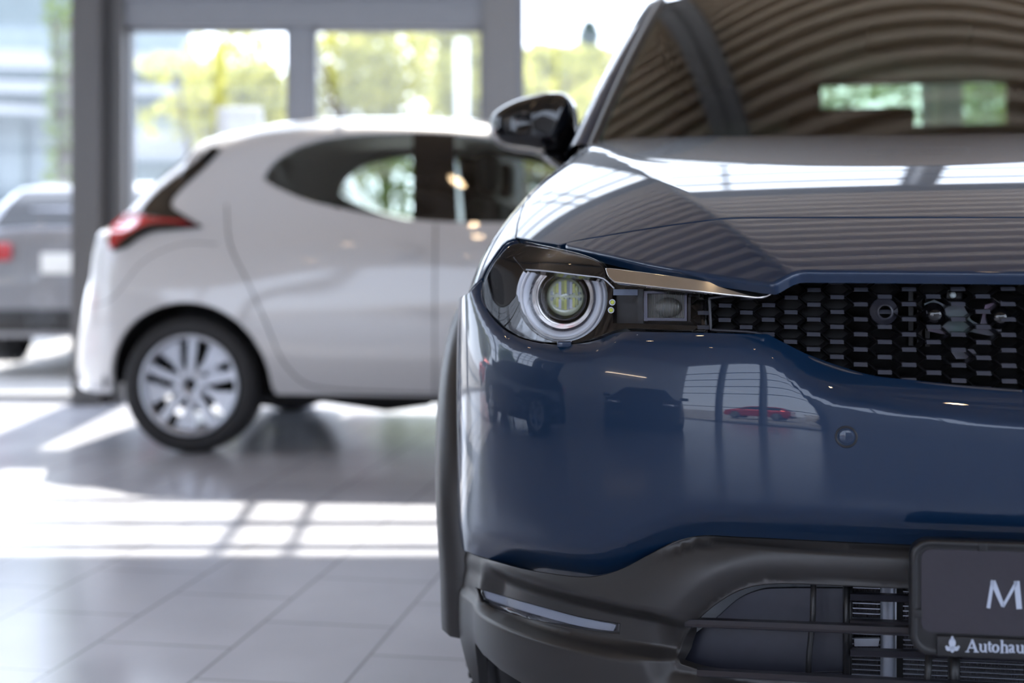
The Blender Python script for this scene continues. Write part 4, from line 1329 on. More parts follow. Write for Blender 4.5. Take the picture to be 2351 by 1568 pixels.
def wc_fn(a, q):
    """a along the car, q up the side and over the roof to the centre line"""
    a = np.asarray(a, float); q = np.asarray(q, float) / .25
    zt = z_top(a)
    tr = np.clip((a - A0) / .42, 0, 1); tf = np.clip((A1 - a) / .8, 0, 1)
    vs = .30 * (1 - tr) ** 2.6 + .35 * (1 - tf) ** 2.4
    k = sst((zt - .84) / .30)
    zb = .245 + 0 * a
    top = np.maximum(zt - .16, .30)
    belt = np.minimum(.93, top)
    def lerp(x, y): return x * (1 - k) + y * k
    arch = 0.035 * np.exp(-((a - 0) / .42) ** 2)
    H = zt - zb
    C = [(vs + .10, zb - .06), (vs + .06, zb), (vs + .012 - arch * .5, zb + .14 * H / 1.2), (vs - arch, lerp(zb + .45 * (top - zb), .56)),
         (vs + .004 - arch * .6, lerp(zb + .75 * (top - zb), .74)), (vs + .03, lerp(top, .90)), (vs + lerp(.06, .065), lerp(zt - .08, .965)),
         (vs + lerp(.12, .175), lerp(zt - .03, np.maximum(.97, zt - .21))), (vs + lerp(.24, .235), lerp(zt - .008, zt - .065)), (.52 + 0 * a, zt - .006), (VC + 0 * a, zt), (2 * VC - .52 + 0 * a, zt - .006)]
    C = [np.stack(c, -1) for c in C]
    n = len(C) - 3
    C = np.stack(C)                      # ctrl, N, 2
    i = np.clip(np.floor(q).astype(int), 0, n - 1); f = (q - i)[:, None]
    idx = np.arange(len(q))
    b0 = (1 - f) ** 3 / 6; b1 = (3 * f ** 3 - 6 * f ** 2 + 4) / 6; b2 = (-3 * f ** 3 + 3 * f ** 2 + 3 * f + 1) / 6; b3 = f ** 3 / 6
    P = b0 * C[i, idx] + b1 * C[i + 1, idx] + b2 * C[i + 2, idx] + b3 * C[i + 3, idx]
    return np.stack([a, P[:, 0], P[:, 1]], 1)
QM = 9 * .25
SW_ = Surf(WC, wc_fn, A0 + .001, A1 - .001, 0.0, QM, .02, .03)
def q_of(a, z):
    qq = np.linspace(0, 1.9, 200); P = wc_fn(np.full(200, a), qq)
    return float(np.interp(z, P[:, 2], qq))
arc1 = []
for cx_ in (0.0, 2.55):
    arc = []
    for k in range(41):
        th = PI - PI * k / 40
        aa = cx_ + .362 * math.cos(th); zz = .300 + .362 * math.sin(th)
        arc.append([aa, q_of(aa, zz)])
    arc1.append(np.array(arc))
a_l = A0 + .002; a_r = A1 - .002
outl = cat_([[a_l, 0.02]], [[-.378, 0.0]], arc1[0], [[.378, 0.0]], [[1.2, 0.0]], [[2.172, 0.0]], arc1[1], [[2.928, 0.0], [a_r, 0.02], [a_r, QM]],
            np.stack([np.linspace(a_r, a_l, 60)[1:-1], np.full(58, QM)], 1), [[a_l, QM]])
outl = np.concatenate([np.stack([np.linspace(a[0], b[0], max(2, int(np.hypot(*(b - a)) / .03)))[:-1], np.linspace(a[1], b[1], max(2, int(np.hypot(*(b - a)) / .03)))[:-1]], 1) for a, b in zip(outl, np.roll(outl, -1, 0))])
win = SW_.line([(602, 408, 1), (622, 376), (665, 343), (725, 320), (800, 307), (900, 302), (1000, 303), (1125, 313), (1220, 334), (1330, 382), (1430, 440), (1480, 478, 1), (1300, 506), (1140, 512), (1000, 509), (900, 500), (800, 484), (700, 459), (640, 434), (612, 418)], closed=True)
body = panel('body_shell', SW_, outl, M['white_paint'], wc, sp=.028, thick=.02, rr=.004, side=1, holes=[win])
whole(body, 1, VC)
def wpanel(name, px, m, off=.003, sp=.03, thick=.006, parent=wc, mirror=True, closed=True):
    o = panel(name, SW_, SW_.line(px, closed=closed), m, parent, sp=sp, thick=thick, rr=.002, side=1, off=off)
    return o, (both(o, 1, VC) if mirror else None)
wpanel('rear_side_window', [(606, 408, 1), (626, 378), (668, 346), (727, 323), (800, 310), (900, 305), (955, 304, 1), (955, 503, 1), (900, 498), (800, 481), (700, 456), (640, 431), (614, 417)], M['tinted'], -.008)
wpanel('door_pillar', [(948, 303, 1), (1042, 305, 1), (1050, 511, 1), (948, 506, 1)], M['gloss'], -.002)
wpanel('front_side_window', [(1040, 305, 1), (1125, 315), (1220, 337), (1330, 386), (1430, 443), (1474, 476, 1), (1300, 503), (1140, 509), (1044, 508, 1)], M['tinted'], -.008)
M['redlamp'] = mat('red_tail_lamp', (0.42, 0.004, 0.012), 0.08, 0.0, Coat_Weight=1.0, Coat_Roughness=0.0)
add_noise(M['redlamp'], 80, .15)
lampo, _ = wpanel('tail_lamp', [(254, 572, 1), (256, 530), (268, 500), (300, 492), (350, 502), (410, 508), (462, 523, 1), (400, 521), (345, 524), (305, 541), (272, 566)], M['redlamp'], .012, .02)
wpanel('tail_lamp_trim', [(262, 577, 1), (276, 560), (302, 538), (340, 520), (400, 515), (464, 523, 1), (400, 529), (352, 534), (320, 548), (292, 568)], M['gloss'], .014, .02)
wpanel('rear_quarter_trim', [(488, 338, 1), (508, 345, 1), (470, 385), (430, 422), (396, 460), (394, 474), (420, 495), (464, 521, 1), (400, 505), (320, 492, 1), (352, 452), (400, 412), (450, 372)], M['gloss'], .008, .02)
# rear glass on the slope, spoiler, roof aerial
rg = [[p[0], p[1]] for p in []]
aa0, aa1 = PV(318, 462, .5, WC)[0], PV(472, 333, .5, WC)[0]
go = np.array([[aa0, 1.85], [aa1, 1.75], [aa1, QM], [aa0, QM]]); go = dense(go, .05)
o = panel('rear_window', SW_, go, M['gloss'], wc, sp=.04, thick=.004, rr=.001, side=1, off=.006); whole(o, 1, VC)
a_s = PV(520, 300, .5, WC)[0]
qq_ = np.linspace(1.62, QM, 16)
P0_ = wc_fn(np.full(16, a_s + .10), qq_); P1_ = wc_fn(np.full(16, a_s), qq_)
tip = P1_.copy(); tip[:, 0] = PV(476, 320, .4, WC)[0]; tip[:, 2] = P1_[:, 2] - .030
rows = [P0_ + [0, 0, .001], P1_ + [0, 0, .004], tip, tip + [0.002, 0, -.012], P1_ + [0, 0, -.03]]
rows = [np.concatenate([r, (r * [1, -1, 1] + [0, 2 * VC, 0])[::-1]]) for r in rows]
MB().grid(rows).build('roof_spoiler', M['white_paint'], wc)
# rear and front ends
for aE, nm in ((A0 + .002, 'rear_bumper_face'), (A1 - .002, 'front_bumper_face')):
    P = wc_fn(np.full(40, aE), np.linspace(0.02, QM, 40))
    rows = [[tuple(p) for p in P], [(p[0], VC * 2 - p[1], p[2]) for p in P]]
    mb = MB(); mb.add(rows[0] + rows[1], [(i, i + 1, 40 + i + 1, 40 + i) for i in range(39)])
    mb.build(nm, M['white_paint'], wc)
# seams between the doors, sill, bumper
def seam(px, w=.0028):
    L = SW_.line(px)
    P = wc_fn(L[:, 0], L[:, 1])
    return MB().tube([tuple(p) for p in P], w, 6).build('door_gap', M['void'], wc)
seam([(1000, 513), (998, 700), (998, 903)])
seam([(520, 470), (528, 560), (570, 650), (610, 740), (650, 830), (700, 880), (760, 893), (998, 904)])
seam([(998, 904), (1018, 905), (1300, 908)])
seam([(190, 705), (250, 690), (330, 600), (420, 560), (500, 560)], .0018)
wpanel('door_handle', [(905, 574, 1), (960, 572, 1), (962, 586, 1), (906, 588, 1)], M['white_paint'], .022, .02)
# rear reflector strip and number plate recess
# wheels
def wc_wheel(a, near=True):
    sub = empty('tmp', (0, 0, 0))
    r = .298
    Mx = Matrix.Translation((a, .105 if near else 2 * VC - .105, r)) @ Matrix.Rotation(R(90) * (1 if near else -1), 4, 'X')
    w = .185; h = w / 2; rim = .215
    tyre = MB().lathe(tyre_prof(r, w, rim), 64, Mx).build('tyre', M['rubber'], wc)
    MB().lathe([(rim + .006, h * .84), (rim + .002, h * .95), (rim - .006, h * .95), (rim - .020, h * .75), (rim - .024, h * .2), (rim - .03, -h * .8), (rim, -h * .85)], 64, Mx).build('rim', M['alloy'], tyre)
    # five pairs of spokes: one straight bar, one broad twisted blade
    for k in range(5):
        an = R(90 - 4) + 2 * PI * k / 5
        Ms = Mx @ Matrix.Rotation(an, 4, 'Z')
        s1 = MB().prism([(.035, -.016), (rim - .012, -.021), (rim - .012, .021), (.035, .016)], h * .55, h * .82, Ms).build('spoke', M['alloy'], tyre)
        Mb = Mx @ Matrix.Rotation(an - R(33), 4, 'Z')
        MB().prism([(.035, -.008), (.10, -.016), (rim - .05, -.060), (rim - .018, -.066), (rim - .010, -.01), (rim - .014, .036), (.12, .013), (.035, .014)], h * .42, h * .70, Mb).build('spoke', M['alloy'], tyre)
    MB().lathe([(0, h * .60), (.026, h * .60), (.029, h * .78), (.062, h * .80), (.068, h * .5)], 32, Mx).build('hub', M['alloy'], tyre)
    MB().lathe([(0, h * .66), (.024, h * .64), (.025, h * .58)], 24, Mx).build('hub_cap', M['plastic'], tyre)
    for k in range(5):
        an = 2 * PI * (k + .5) / 5 + R(20)
        MB().lathe([(0, h * .90), (.007, h * .90), (.009, h * .78)], 10, Mx @ Matrix.Rotation(an, 4, 'Z') @ Matrix.Translation((.047, 0, 0))).build('wheel_nut', M['bright'], tyre)
    MB().lathe([(0, 0), (.125, 0), (.125, -.02), (0, -.02)], 40, Mx).build('brake_disc', M['plastic'], tyre)
    q = Mx @ Matrix.Rotation(R(35), 4, 'Z')
    cp = MB()
    vs = [tuple(q @ Vector(p)) for p in [(.07, -.05, -.03), (.14, -.05, -.03), (.14, .05, -.03), (.07, .05, -.03), (.075, -.04, .03), (.13, -.04, .03), (.13, .04, .03), (.075, .04, .03)]]
    cp.add(vs, [(0,3,2,1),(4,5,6,7),(0,1,5,4),(1,2,6,5),(2,3,7,6),(3,0,4,7)]); cp.build('brake_caliper', M['alloy'], tyre)
    bpy.data.objects.remove(sub)
for a in (0.0, 2.55):
    wc_wheel(a, True); wc_wheel(a, False)
    for v0, v1 in ((.02, .34), (2 * VC - .34, 2 * VC - .02)):
        mb = MB()   # wheel house
        rows = [[(a + .40 * math.cos(PI * k / 24), v, .28 + .40 * math.sin(PI * k / 24)) for k in range(25)] for v in (v0 + .03, v1)]
        mb.grid(rows)
        inner = v1 if v0 < .5 else v0
        mb.add([(a, inner, .20)] + [(a + .40 * math.cos(PI * k / 24), inner, .28 + .40 * math.sin(PI * k / 24)) for k in range(25)], [(0, k, k + 1) for k in range(1, 25)])
        mb.build('wheel_housing', M['void'], wc)
# underbody, silencer, suspension
MB().box(.36, 2.18, .12, 2 * VC - .12, .22, .26).build('underbody', M['void'], wc)
MB().box(-.40, .36, .36, 2 * VC - .36, .24, .40).build('boot_floor', M['void'], wc)
MB().tube([(.35, .7, .20), (.75, .62, .19), (.95, .62, .20)], [.04, .07, .05], 14).build('silencer', M['void'], wc)
MB().tube([(.0, .2, .24), (.42, .30, .20), (.50, .5, .22)], [.03, .035, .03], 12).build('rear_axle', M['plastic'], wc)
# cabin: seats and trim
for v in (.52, 2 * VC - .52):
    MB().rbox(1.15, 1.32, v - .24, v + .24, .45, 1.12, .06).build('seat_back', M['void'], wc)
    MB().rbox(1.20, 1.29, v - .12, v + .12, 1.14, 1.33, .04).build('headrest', M['void'], wc)
MB().rbox(.20, .40, .25, 2 * VC - .25, .45, 1.02, .06).build('rear_seat_back', M['void'], wc)
MB().box(.0, 2.9, .10, 2 * VC - .10, .44, .48).build('cabin_floor', M['void'], wc)
for v0, v1 in ((.19, .22), (2 * VC - .22, 2 * VC - .19)):
    MB().add([(x, v, z) for v in (v0, v1) for x, z in ((-.1, .5), (.42, .5), (.42, .97), (.30, 1.14), (.05, 1.02), (-.1, .95))], [(0, 1, 2, 3, 4, 5), (11, 10, 9, 8, 7, 6)] + [(i, (i + 1) % 6, 6 + (i + 1) % 6, 6 + i) for i in range(6)]).build('pillar_trim', M['void'], wc)
# ================================================================ OTHER CARS (seen beyond the glass or mirrored in the paint)
def simple_car(name, label, loc, rz, paint, L=4.4, Wd=1.80, H=1.50, style='estate', group=None):
    """u to the right of the car, v forward; origin at the middle of the footprint"""
    root = empty(name, (*loc, 0), rz)
    tag(root, label, 'car', group)
    hw = Wd / 2; h = L / 2
    if style == 'estate':   # v, z of the top line, rear to front
        prof = [(-h, .52), (-h + .02, .82), (-h + .06, 1.00), (-h + .22, 1.22), (-h + .48, H - .06), (-h + .9, H), (-.1, H + .005), (.45, H - .06), (1.22, 1.02), (h - .5, .90), (h - .1, .74), (h, .55)]
    else:
        prof = [(-h, .52), (-h + .02, .85), (-h + .10, 1.02), (-h + .40, H - .20), (-h + .75, H - .03), (-.2, H), (.40, H - .07), (1.12, 1.06), (h - .45, .97), (h - .12, .84), (h, .60)]
    pv = np.array(prof)
    vs = np.unique(np.concatenate([np.linspace(-h, h, 70), pv[:, 0]]))
    zt = np.interp(vs, pv[:, 0], pv[:, 1])
    zt = np.convolve(np.pad(zt, 2, 'edge'), [.1, .2, .4, .2, .1], 'valid')
    rows = []
    for v, z in zip(vs, zt):
        e = min(1, (v + h) / .35, (h - v) / .55); e = max(e, 0)
        w = hw * (1 - .22 * (1 - e) ** 2.2)
        k = float(sst(np.array((z - .95) / .3)))
        g = max(.0, z - .97)
        sec = [(w - .06, .20), (w - .01, .30), (w, .55), (w - .01, min(.78, z - .10)), (w - .04, min(.93, z - .05)),
               (w - .07 - .33 * g * .3, min(.93, z - .05) + .3 * g), (w - .08 - .42 * g, max(z - .06, min(.93, z - .05))), (w - .16 - .40 * g, z - .015), (w * .45, z), (0, z + .004)]
        rows.append([(x, v, zz) for x, zz in sec] + [(-x, v, zz) for x, zz in reversed(sec[:-1])])
    mb = MB().grid(rows)
    n = len(rows[0])
    mb.f.append(tuple(range(n))); mb.sm.append(False)
    mb.f.append(tuple((len(rows) - 1) * n + k for k in reversed(range(n)))); mb.sm.append(False)
    mb.build('body', paint, root)
    zat = lambda v: float(np.interp(v, vs, zt))
    def w_at(v, z):
        g = max(0, zat(v) - .97); e = max(0, min(1, (v + h) / .35, (h - v) / .55)); w = hw * (1 - .22 * (1 - e) ** 2.2)
        t = (z - .93) / max(zat(v) - .06 - .93, .05)
        return (w - .04) + ((w - .08 - .42 * g) - (w - .04)) * max(0, min(1, t)) + .006
    # side glass
    v0, v1 = -h + .55, .95
    for s_ in (-1, 1):
        ra = []
        for v in np.linspace(v0, v1, 16):
            zu = min(zat(v) - .10, H - .10); zl = .965
            if zu < zl + .02: zu = zl + .02
            ra.append([(s_ * w_at(v, z), v, z) for z in np.linspace(zl, zu, 4)])
        MB().grid(ra).build('side_window', M['gloss'], root)
    # rear glass and windscreen follow the top line
    def sheet(nm, va, vb, m, off=.006, kx=.80):
        r = []
        for v in np.linspace(va, vb, 8):
            z = zat(v); g = max(0, z - .97); x = (hw - .20 - .42 * g) * 1.0
            r.append([(x * t, v, z + off + .002 * (1 - abs(t))) for t in np.linspace(-1, 1, 9)])
        return MB().grid(r).build(nm, m, root)
    sheet('rear_window', -h + .10, -h + .44, M['gloss'])
    sheet('windscreen', .50, 1.16, M['gloss'])
    # lamps
    for s_ in (-1, 1):
        MB().rbox(s_ * (hw - .26) - .15, s_ * (hw - .26) + .15, -h - .012, -h + .08, .80, .94, .02).build('tail_lamp', M['redlamp'], root)
        fl = MB().rbox(s_ * (hw - .33) - .16, s_ * (hw - .33) + .16, h - .16, h - .02, .66, .78, .02).build('headlamp', M['frost'], root)
        MB().lathe([(0, .012), (.05, .010), (.065, 0)], 24, Matrix.Translation((s_ * (hw - .33), h - .02, .72)) @ Matrix.Rotation(R(-90), 4, 'X')).build('headlamp_lens', M['bright'], fl)
        MB().rbox(s_ * (hw + .10) - .11, s_ * (hw + .10) + .11, .78, .90, .98, 1.12, .03).build('door_mirror', M['gloss'], root)
    MB().rbox(-.26, .26, -h - .035, -h + .05, .70, .86, .004).build('number_plate', M['white_p'], root)
    MB().rbox(-.50, .50, h - .06, h + .012, .46, .62, .02).build('grille', M['plastic'], root)
    MB().rbox(-hw + .14, hw - .14, -h - .03, -h + .2, .24, .42, .03).build('rear_valance', M['plastic'], root)
    for s_ in (-1, 1):
        for v in (-h + .80, h - .88):
            Mx = Matrix.Translation((s_ * (hw - .105), v, .32)) @ Matrix.Rotation(R(90) * s_, 4, 'Y')
            MB().lathe([(0, .125), (.10, .13), (.385, .10), (.40, .05), (.40, -.1)], 40, Matrix.Translation((s_ * (hw - .12), v, .34)) @ Matrix.Rotation(R(90) * s_, 4, 'Y')).build('wheel_arch', M['plastic'], root)
            t = MB().lathe(tyre_prof(.32, .20, .215), 40, Matrix.Translation((s_ * .035, 0, 0)) @ Mx).build('tyre', M['rubber'], root)
            sp = MB().lathe([(.222, .09), (.20, .10), (.19, .06)], 40, Matrix.Translation((s_ * .035, 0, 0)) @ Mx)
            for k in range(5):
                sp.prism([(.0, -.03), (.20, -.035), (.20, .035), (.0, .03)], .05, .10, Matrix.Translation((s_ * .037, 0, 0)) @ Mx @ Matrix.Rotation(2 * PI * k / 5, 4, 'Z'))
            sp.build('rim', M['alloy'], t)
    return root
M['white_p'] = mat('white_plate', (.75, .75, .74), .5); add_noise(M['white_p'], 50, .04)
simple_car('silver_car', 'silver estate car parked outside with its tail lamps toward the showroom', (-3.50, 12.45), R(2), M['silver_paint'], 4.4, 1.84, 1.46, 'estate')
simple_car('dark_suv', 'dark crossover facing the room, mirrored in the middle of the blue bumper', (-5.9, -2.6), R(-53), M['dark_paint'], 4.4, 1.84, 1.60, 'suv')
simple_car('dark_hatchback', 'dark car by the left wall, mirrored at the edge of the blue bumper', (-4.7, 2.6), R(14), M['dark_paint'], 4.0, 1.78, 1.50, 'suv')
simple_car('red_car', 'red car parked outside, mirrored small in the blue bumper', (-10.5, -15.5), R(75), M['red_paint'], 4.3, 1.80, 1.46, 'estate')
simple_car('white_estate_car', 'white car parked outside, mirrored small beside the red one', (-4.6, -14.5), R(80), M['white_paint'], 4.3, 1.80, 1.48, 'estate')
simple_car('red_hatchback', 'red car outside the left glass wall, mirrored at the corner of the bumper', (-12.0, 8.6), R(10), M['red_paint'], 4.2, 1.80, 1.48, 'suv')

# ================================================================ OUTDOORS
M['asphalt'] = mat('pale_paving', (0.30, 0.29, 0.28), .8); add_noise(M['asphalt'], 3, .12, 0, .2)
o = MB().box(-60, 60, -60, 90, -.22, -.121).build('ground', M['asphalt']); tag(o, kind='structure')

def leafmat(name, c, t):
    m = bpy.data.materials.new(name); m.use_nodes = True
    nt = m.node_tree; nt.nodes.clear()
    o = nt.nodes.new('ShaderNodeOutputMaterial'); a = nt.nodes.new('ShaderNodeAddShader')
    d = nt.nodes.new('ShaderNodeBsdfDiffuse'); tr = nt.nodes.new('ShaderNodeBsdfTranslucent')
    oi = nt.nodes.new('ShaderNodeTexCoord'); nz = nt.nodes.new('ShaderNodeTexNoise'); nz.inputs['Scale'].default_value = 1.3
    mx = nt.nodes.new('ShaderNodeMix'); mx.data_type = 'RGBA'
    mx.inputs[6].default_value = (*c, 1); mx.inputs[7].default_value = (*t, 1)
    nt.links.new(oi.outputs['Object'], nz.inputs[0]); nt.links.new(nz.outputs['Fac'], mx.inputs[0])
    nt.links.new(mx.outputs[2], d.inputs[0]); nt.links.new(mx.outputs[2], tr.inputs[0])
    nt.links.new(d.outputs[0], a.inputs[0]); nt.links.new(tr.outputs[0], a.inputs[1]); nt.links.new(a.outputs[0], o.inputs[0])
    return m
M['leaf_y'] = leafmat('yellow_green_leaves', (0.15, 0.16, 0.04), (0.27, 0.25, 0.07))
M['leaf_g'] = leafmat('green_leaves', (0.045, 0.075, 0.02), (0.11, 0.14, 0.03))
M['leaf_d'] = leafmat('dark_needles', (0.02, 0.04, 0.035), (0.04, 0.07, 0.05))
M['bark'] = mat('bark', (0.10, 0.08, 0.06), .9); add_noise(M['bark'], 12, .3, 0, .5, 6, .02)
def leaves(center, rad, n, size, seed, clumps=14, shape='round'):
    rg = np.random.default_rng(seed)
    cl = []
    for _ in range(clumps):
        d = rg.normal(size=3); d /= np.linalg.norm(d); cl.append((np.array(center) + d * np.array(rad) * rg.uniform(.25, .85), rg.uniform(.28, .48)))
    V = []; F = []
    for k in range(n):
        if shape == 'round':
            c, r = cl[rg.integers(len(cl))]
            d = rg.normal(size=3); d /= np.linalg.norm(d)
            p = c + d * np.array(rad) * r * rg.uniform(.6, 1) ** .5
        elif shape == 'cone':
            t = rg.uniform(0, 1) ** 1.4; an = rg.uniform(0, 2 * PI); z = center[2] - rad[2] + 2 * rad[2] * t
            lay = .75 + .25 * math.cos(t * 60)
            rr = rad[0] * (1 - t) * lay * rg.uniform(.3, 1) ** .5
            p = np.array([center[0] + rr * math.cos(an), center[1] + rr * math.sin(an), z])
        else:
            p = np.array(center) + rg.uniform(-1, 1, 3) * np.array(rad)
        a = rg.normal(size=3); a /= np.linalg.norm(a); b = np.cross(a, rg.normal(size=3)); b /= np.linalg.norm(b)
        s = size * rg.uniform(.6, 1.3)
        i = len(V)
        V += [p - a * s, p + b * s * .5, p + a * s, p - b * s * .5]; F.append((i, i + 1, i + 2, i + 3))
    return MB().add(V, F)
def tree(name, label, x, y, zc, rad, m, n, size, seed, th=None, clumps=16, group=None, shape='round'):
    root = empty(name, (x, y, 0)); tag(root, label, 'tree', group)
    leaves((0, 0, zc), rad, n, size, seed, clumps, shape).build('foliage', m, root, fixn=False)
    mb = MB().tube([(0, 0, -.12), (.05, 0, zc * .5), (0, .05, zc)], [.16, .12, .05], 10)
    rg = random.Random(seed)
    for k in range(6):
        a = rg.uniform(0, 2 * PI)
        mb.tube([(0, 0, zc * .55), (math.cos(a) * rad[0] * .35, math.sin(a) * rad[0] * .35, zc * .8), (math.cos(a) * rad[0] * .7, math.sin(a) * rad[0] * .7, zc + rad[2] * .3)], [.07, .05, .02], 6)
    mb.build('trunk', M['bark'], root)
    return root
def XP(px, y): return (px - CX) / FPX * y
tree('leafy_tree', 'yellow-green tree right of the pale building, seen through the left door leaf', XP(560, 20), 20, 2.9, (1.0, 1.0, 1.05), M['leaf_y'], 2600, .10, 1)
tree('leafy_tree', 'tall pale green tree behind the top right of the left door leaf', XP(450, 25.5), 25.5, 3.9, (1.7, 1.4, 1.1), M['leaf_y'], 1300, .12, 2)
tree('leafy_tree', 'broad yellow-green tree filling the right door leaf', XP(880, 23.5), 23.5, 4.0, (2.3, 1.5, 1.9), M['leaf_y'], 3800, .11, 3)
tree('leafy_tree', 'yellow-green tree beside the white post in the right door leaf', XP(1085, 18.2), 18.2, 3.1, (.85, .85, 1.5), M['leaf_y'], 2200, .12, 4)
tree('leafy_tree', 'low yellow-green tree between the grey column and the door mirror', XP(1250, 28), 28, 4.0, (2.2, 1.2, 1.6), M['leaf_y'], 8000, .13, 5)
tree('leafy_tree', 'pale yellow-green tree directly right of the grey column', XP(1205, 31.5), 31.5, 4.5, (1.9, 1.3, 1.7), M['leaf_y'], 6000, .15, 55)
tree('leafy_bush', 'bright yellow-green bush just above the door mirror', XP(1370, 14), 14, 1.9, (.75, .7, .75), M['leaf_y'], 1500, .07, 6)
tree('spruce_tree', 'pointed dark spruce against the white sky above the door mirror', XP(1352, 45), 45, 5.3, (3.6, 2.6, 3.4), M['leaf_d'], 9000, .26, 7, shape='cone')
tree('leafy_tree', 'green tree far behind the windscreen pillar', XP(1520, 26), 26, 7.0, (1.4, 1.4, 1.0), M['leaf_g'], 1500, .14, 8)
tree('slim_tree', 'slim green tree standing left of the big grey column', XP(148, 15.6), 15.6, 2.8, (.20, .20, 2.8), M['leaf_g'], 1500, .06, 9, shape='box')
tree('leafy_bush', 'green bush at the left edge beside the silver car', XP(-60, 16.5), 16.5, .75, (.45, .5, .5), M['leaf_g'], 900, .07, 10)
for k, (x, y, s) in enumerate([(5.0, 21, .9), (8.7, 24, 1.0)]):
    tree('leafy_tree', ['green tree seen left of the grey column in the rear window of the blue car', 'green tree seen right of the grey column in the rear window of the blue car'][k], x, y, 3.0 * s, (1.8, 1.5, 1.7 * s), M['leaf_g'], 1800, .13, 20 + k)
for k, (x, y, s) in enumerate([(-12.5, 17.6, 1.1), (-15.2, 11.6, 1.1), (-15.4, 5.8, 1.1), (-16, -.6, 1.1)]):
    tree('leafy_tree', ['green tree left of the showroom, mirrored in the wing above the headlamp', 'green tree left of the showroom, mirrored in the headlamp cover', 'green tree left of the showroom behind the solid wall', 'green tree left of the showroom, farthest back'][k], x, y, 2.9 * s, (1.9, 1.9, 2.5 * s), M['leaf_y'] if k % 2 else M['leaf_g'], 5000, .15, 30 + k)
# hedge
h_ = leaves((0, 0, 1.2), (1.45, .4, 1.35), 3800, .09, 50, shape='box').build('hedge', M['leaf_g'], fixn=False)
h_.location = (XP(985, 20.6), 20.6, 0.0); tag(h_, 'dark green hedge along the bottom of the right door leaf', 'hedge')
# pale building with slanted white roof bands
M['facade'] = mat('pale_blue_grey_facade', (0.20, 0.24, 0.26), .6); add_noise(M['facade'], 2, .1)
M['fascia'] = mat('white_fascia', (0.30, 0.31, 0.32), .6); add_noise(M['fascia'], 2, .06)
M['dkfac'] = mat('grey_green_facade', (0.16, 0.20, 0.21), .6); add_noise(M['dkfac'], 2, .15)
bld = empty('pale_building', (0, 0, 0)); tag(bld, 'long pale building with slanted white roof bands behind the left windows', 'building')
YB_ = 31.0
def facade(name, x0, x1, ya0, yb0, ya1, yb1, m, d0=0, dep=.5):
    """band of the building between two slanting lines; image heights are turned into real ones at its distance"""
    y = YB_ + d0
    a = [(XP(x0, y), ZW_(ya0, y)), (XP(x1, y), ZW_(ya1, y)), (XP(x1, y), ZW_(yb1, y)), (XP(x0, y), ZW_(yb0, y))]
    MB().add([(p[0], y, p[1]) for p in a] + [(p[0], y + dep, p[1]) for p in a], [(0, 1, 2, 3), (7, 6, 5, 4), (0, 4, 5, 1), (1, 5, 6, 2), (2, 6, 7, 3), (3, 7, 4, 0)]).build(name, m, bld)
def ZW_(py, y): return CAM[2] + (HY - py) / FPX * y
facade('facade', -250, 640, 60, 500, 180, 500, M['facade'], 0, 4)
facade('upper_facade', -250, 430, -170, 120, 70, 150, M['dkfac'], -.1, .5)
facade('roof_band', -250, 440, 105, 150, 125, 165, M['fascia'], -.5, .5)
facade('gap_band', -250, 600, 152, 175, 175, 190, M['dkfac'], -.3, .3)
facade('roof_band', -250, 640, 176, 205, 205, 222, M['fascia'], -.8, .5)
facade('gap_band', -250, 640, 206, 225, 224, 236, M['dkfac'], -.5, .3)
facade('roof_band', -250, 175, 222, 250, 252, 268, M['fascia'], -1.1, .5)
facade('gap_band', -250, 175, 252, 262, 270, 276, M['dkfac'], -1.0, .3)
for x in (-40, 40, 120):
    facade('doorway', x, x + 14, 275, 480, 280, 480, M['dkfac'], -.2, .2)
facade('low_wall', 270, 700, 296, 360, 310, 368, M['fascia'], -3, .4)
facade('low_wall', 270, 700, 372, 420, 372, 420, M['dkfac'], -2.5, .4)
# white post and sign
M['white_out'] = mat('white_powder_coat', (0.62, 0.63, 0.64), .5); add_noise(M['white_out'], 20, .03)
o = MB().tube([(XP(1062, 15), 15, -.12), (XP(1060, 15), 15, 3.3)], .075, 16).build('white_post', M['white_out']); tag(o, 'white round post in the right half of the door glass', 'post')
YS_ = 9.5
sb = empty('sign_board', (XP(550, YS_), YS_, 0)); tag(sb, 'blank white board on two posts beyond the roof of the white car', 'sign')
MB().rbox(-.165, .165, -.02, .02, ZW_(335, YS_), ZW_(247, YS_), .015).build('board', M['white_out'], sb)
for x in (-.14, .14): MB().box(x - .02, x + .02, .02, .05, -.12, ZW_(262, YS_)).build('post', M['white_out'], sb)

simple_car('white_van', 'white van parked outside, seen through the side windows of the white hatchback', (XP(700, 15.2), 17.3), R(0), M['white_paint'], 4.2, 1.84, 2.02, 'suv')
# ================================================================ THE SHOWROOM
struct = lambda o: tag(o, kind='structure')
FL = R(9.0)
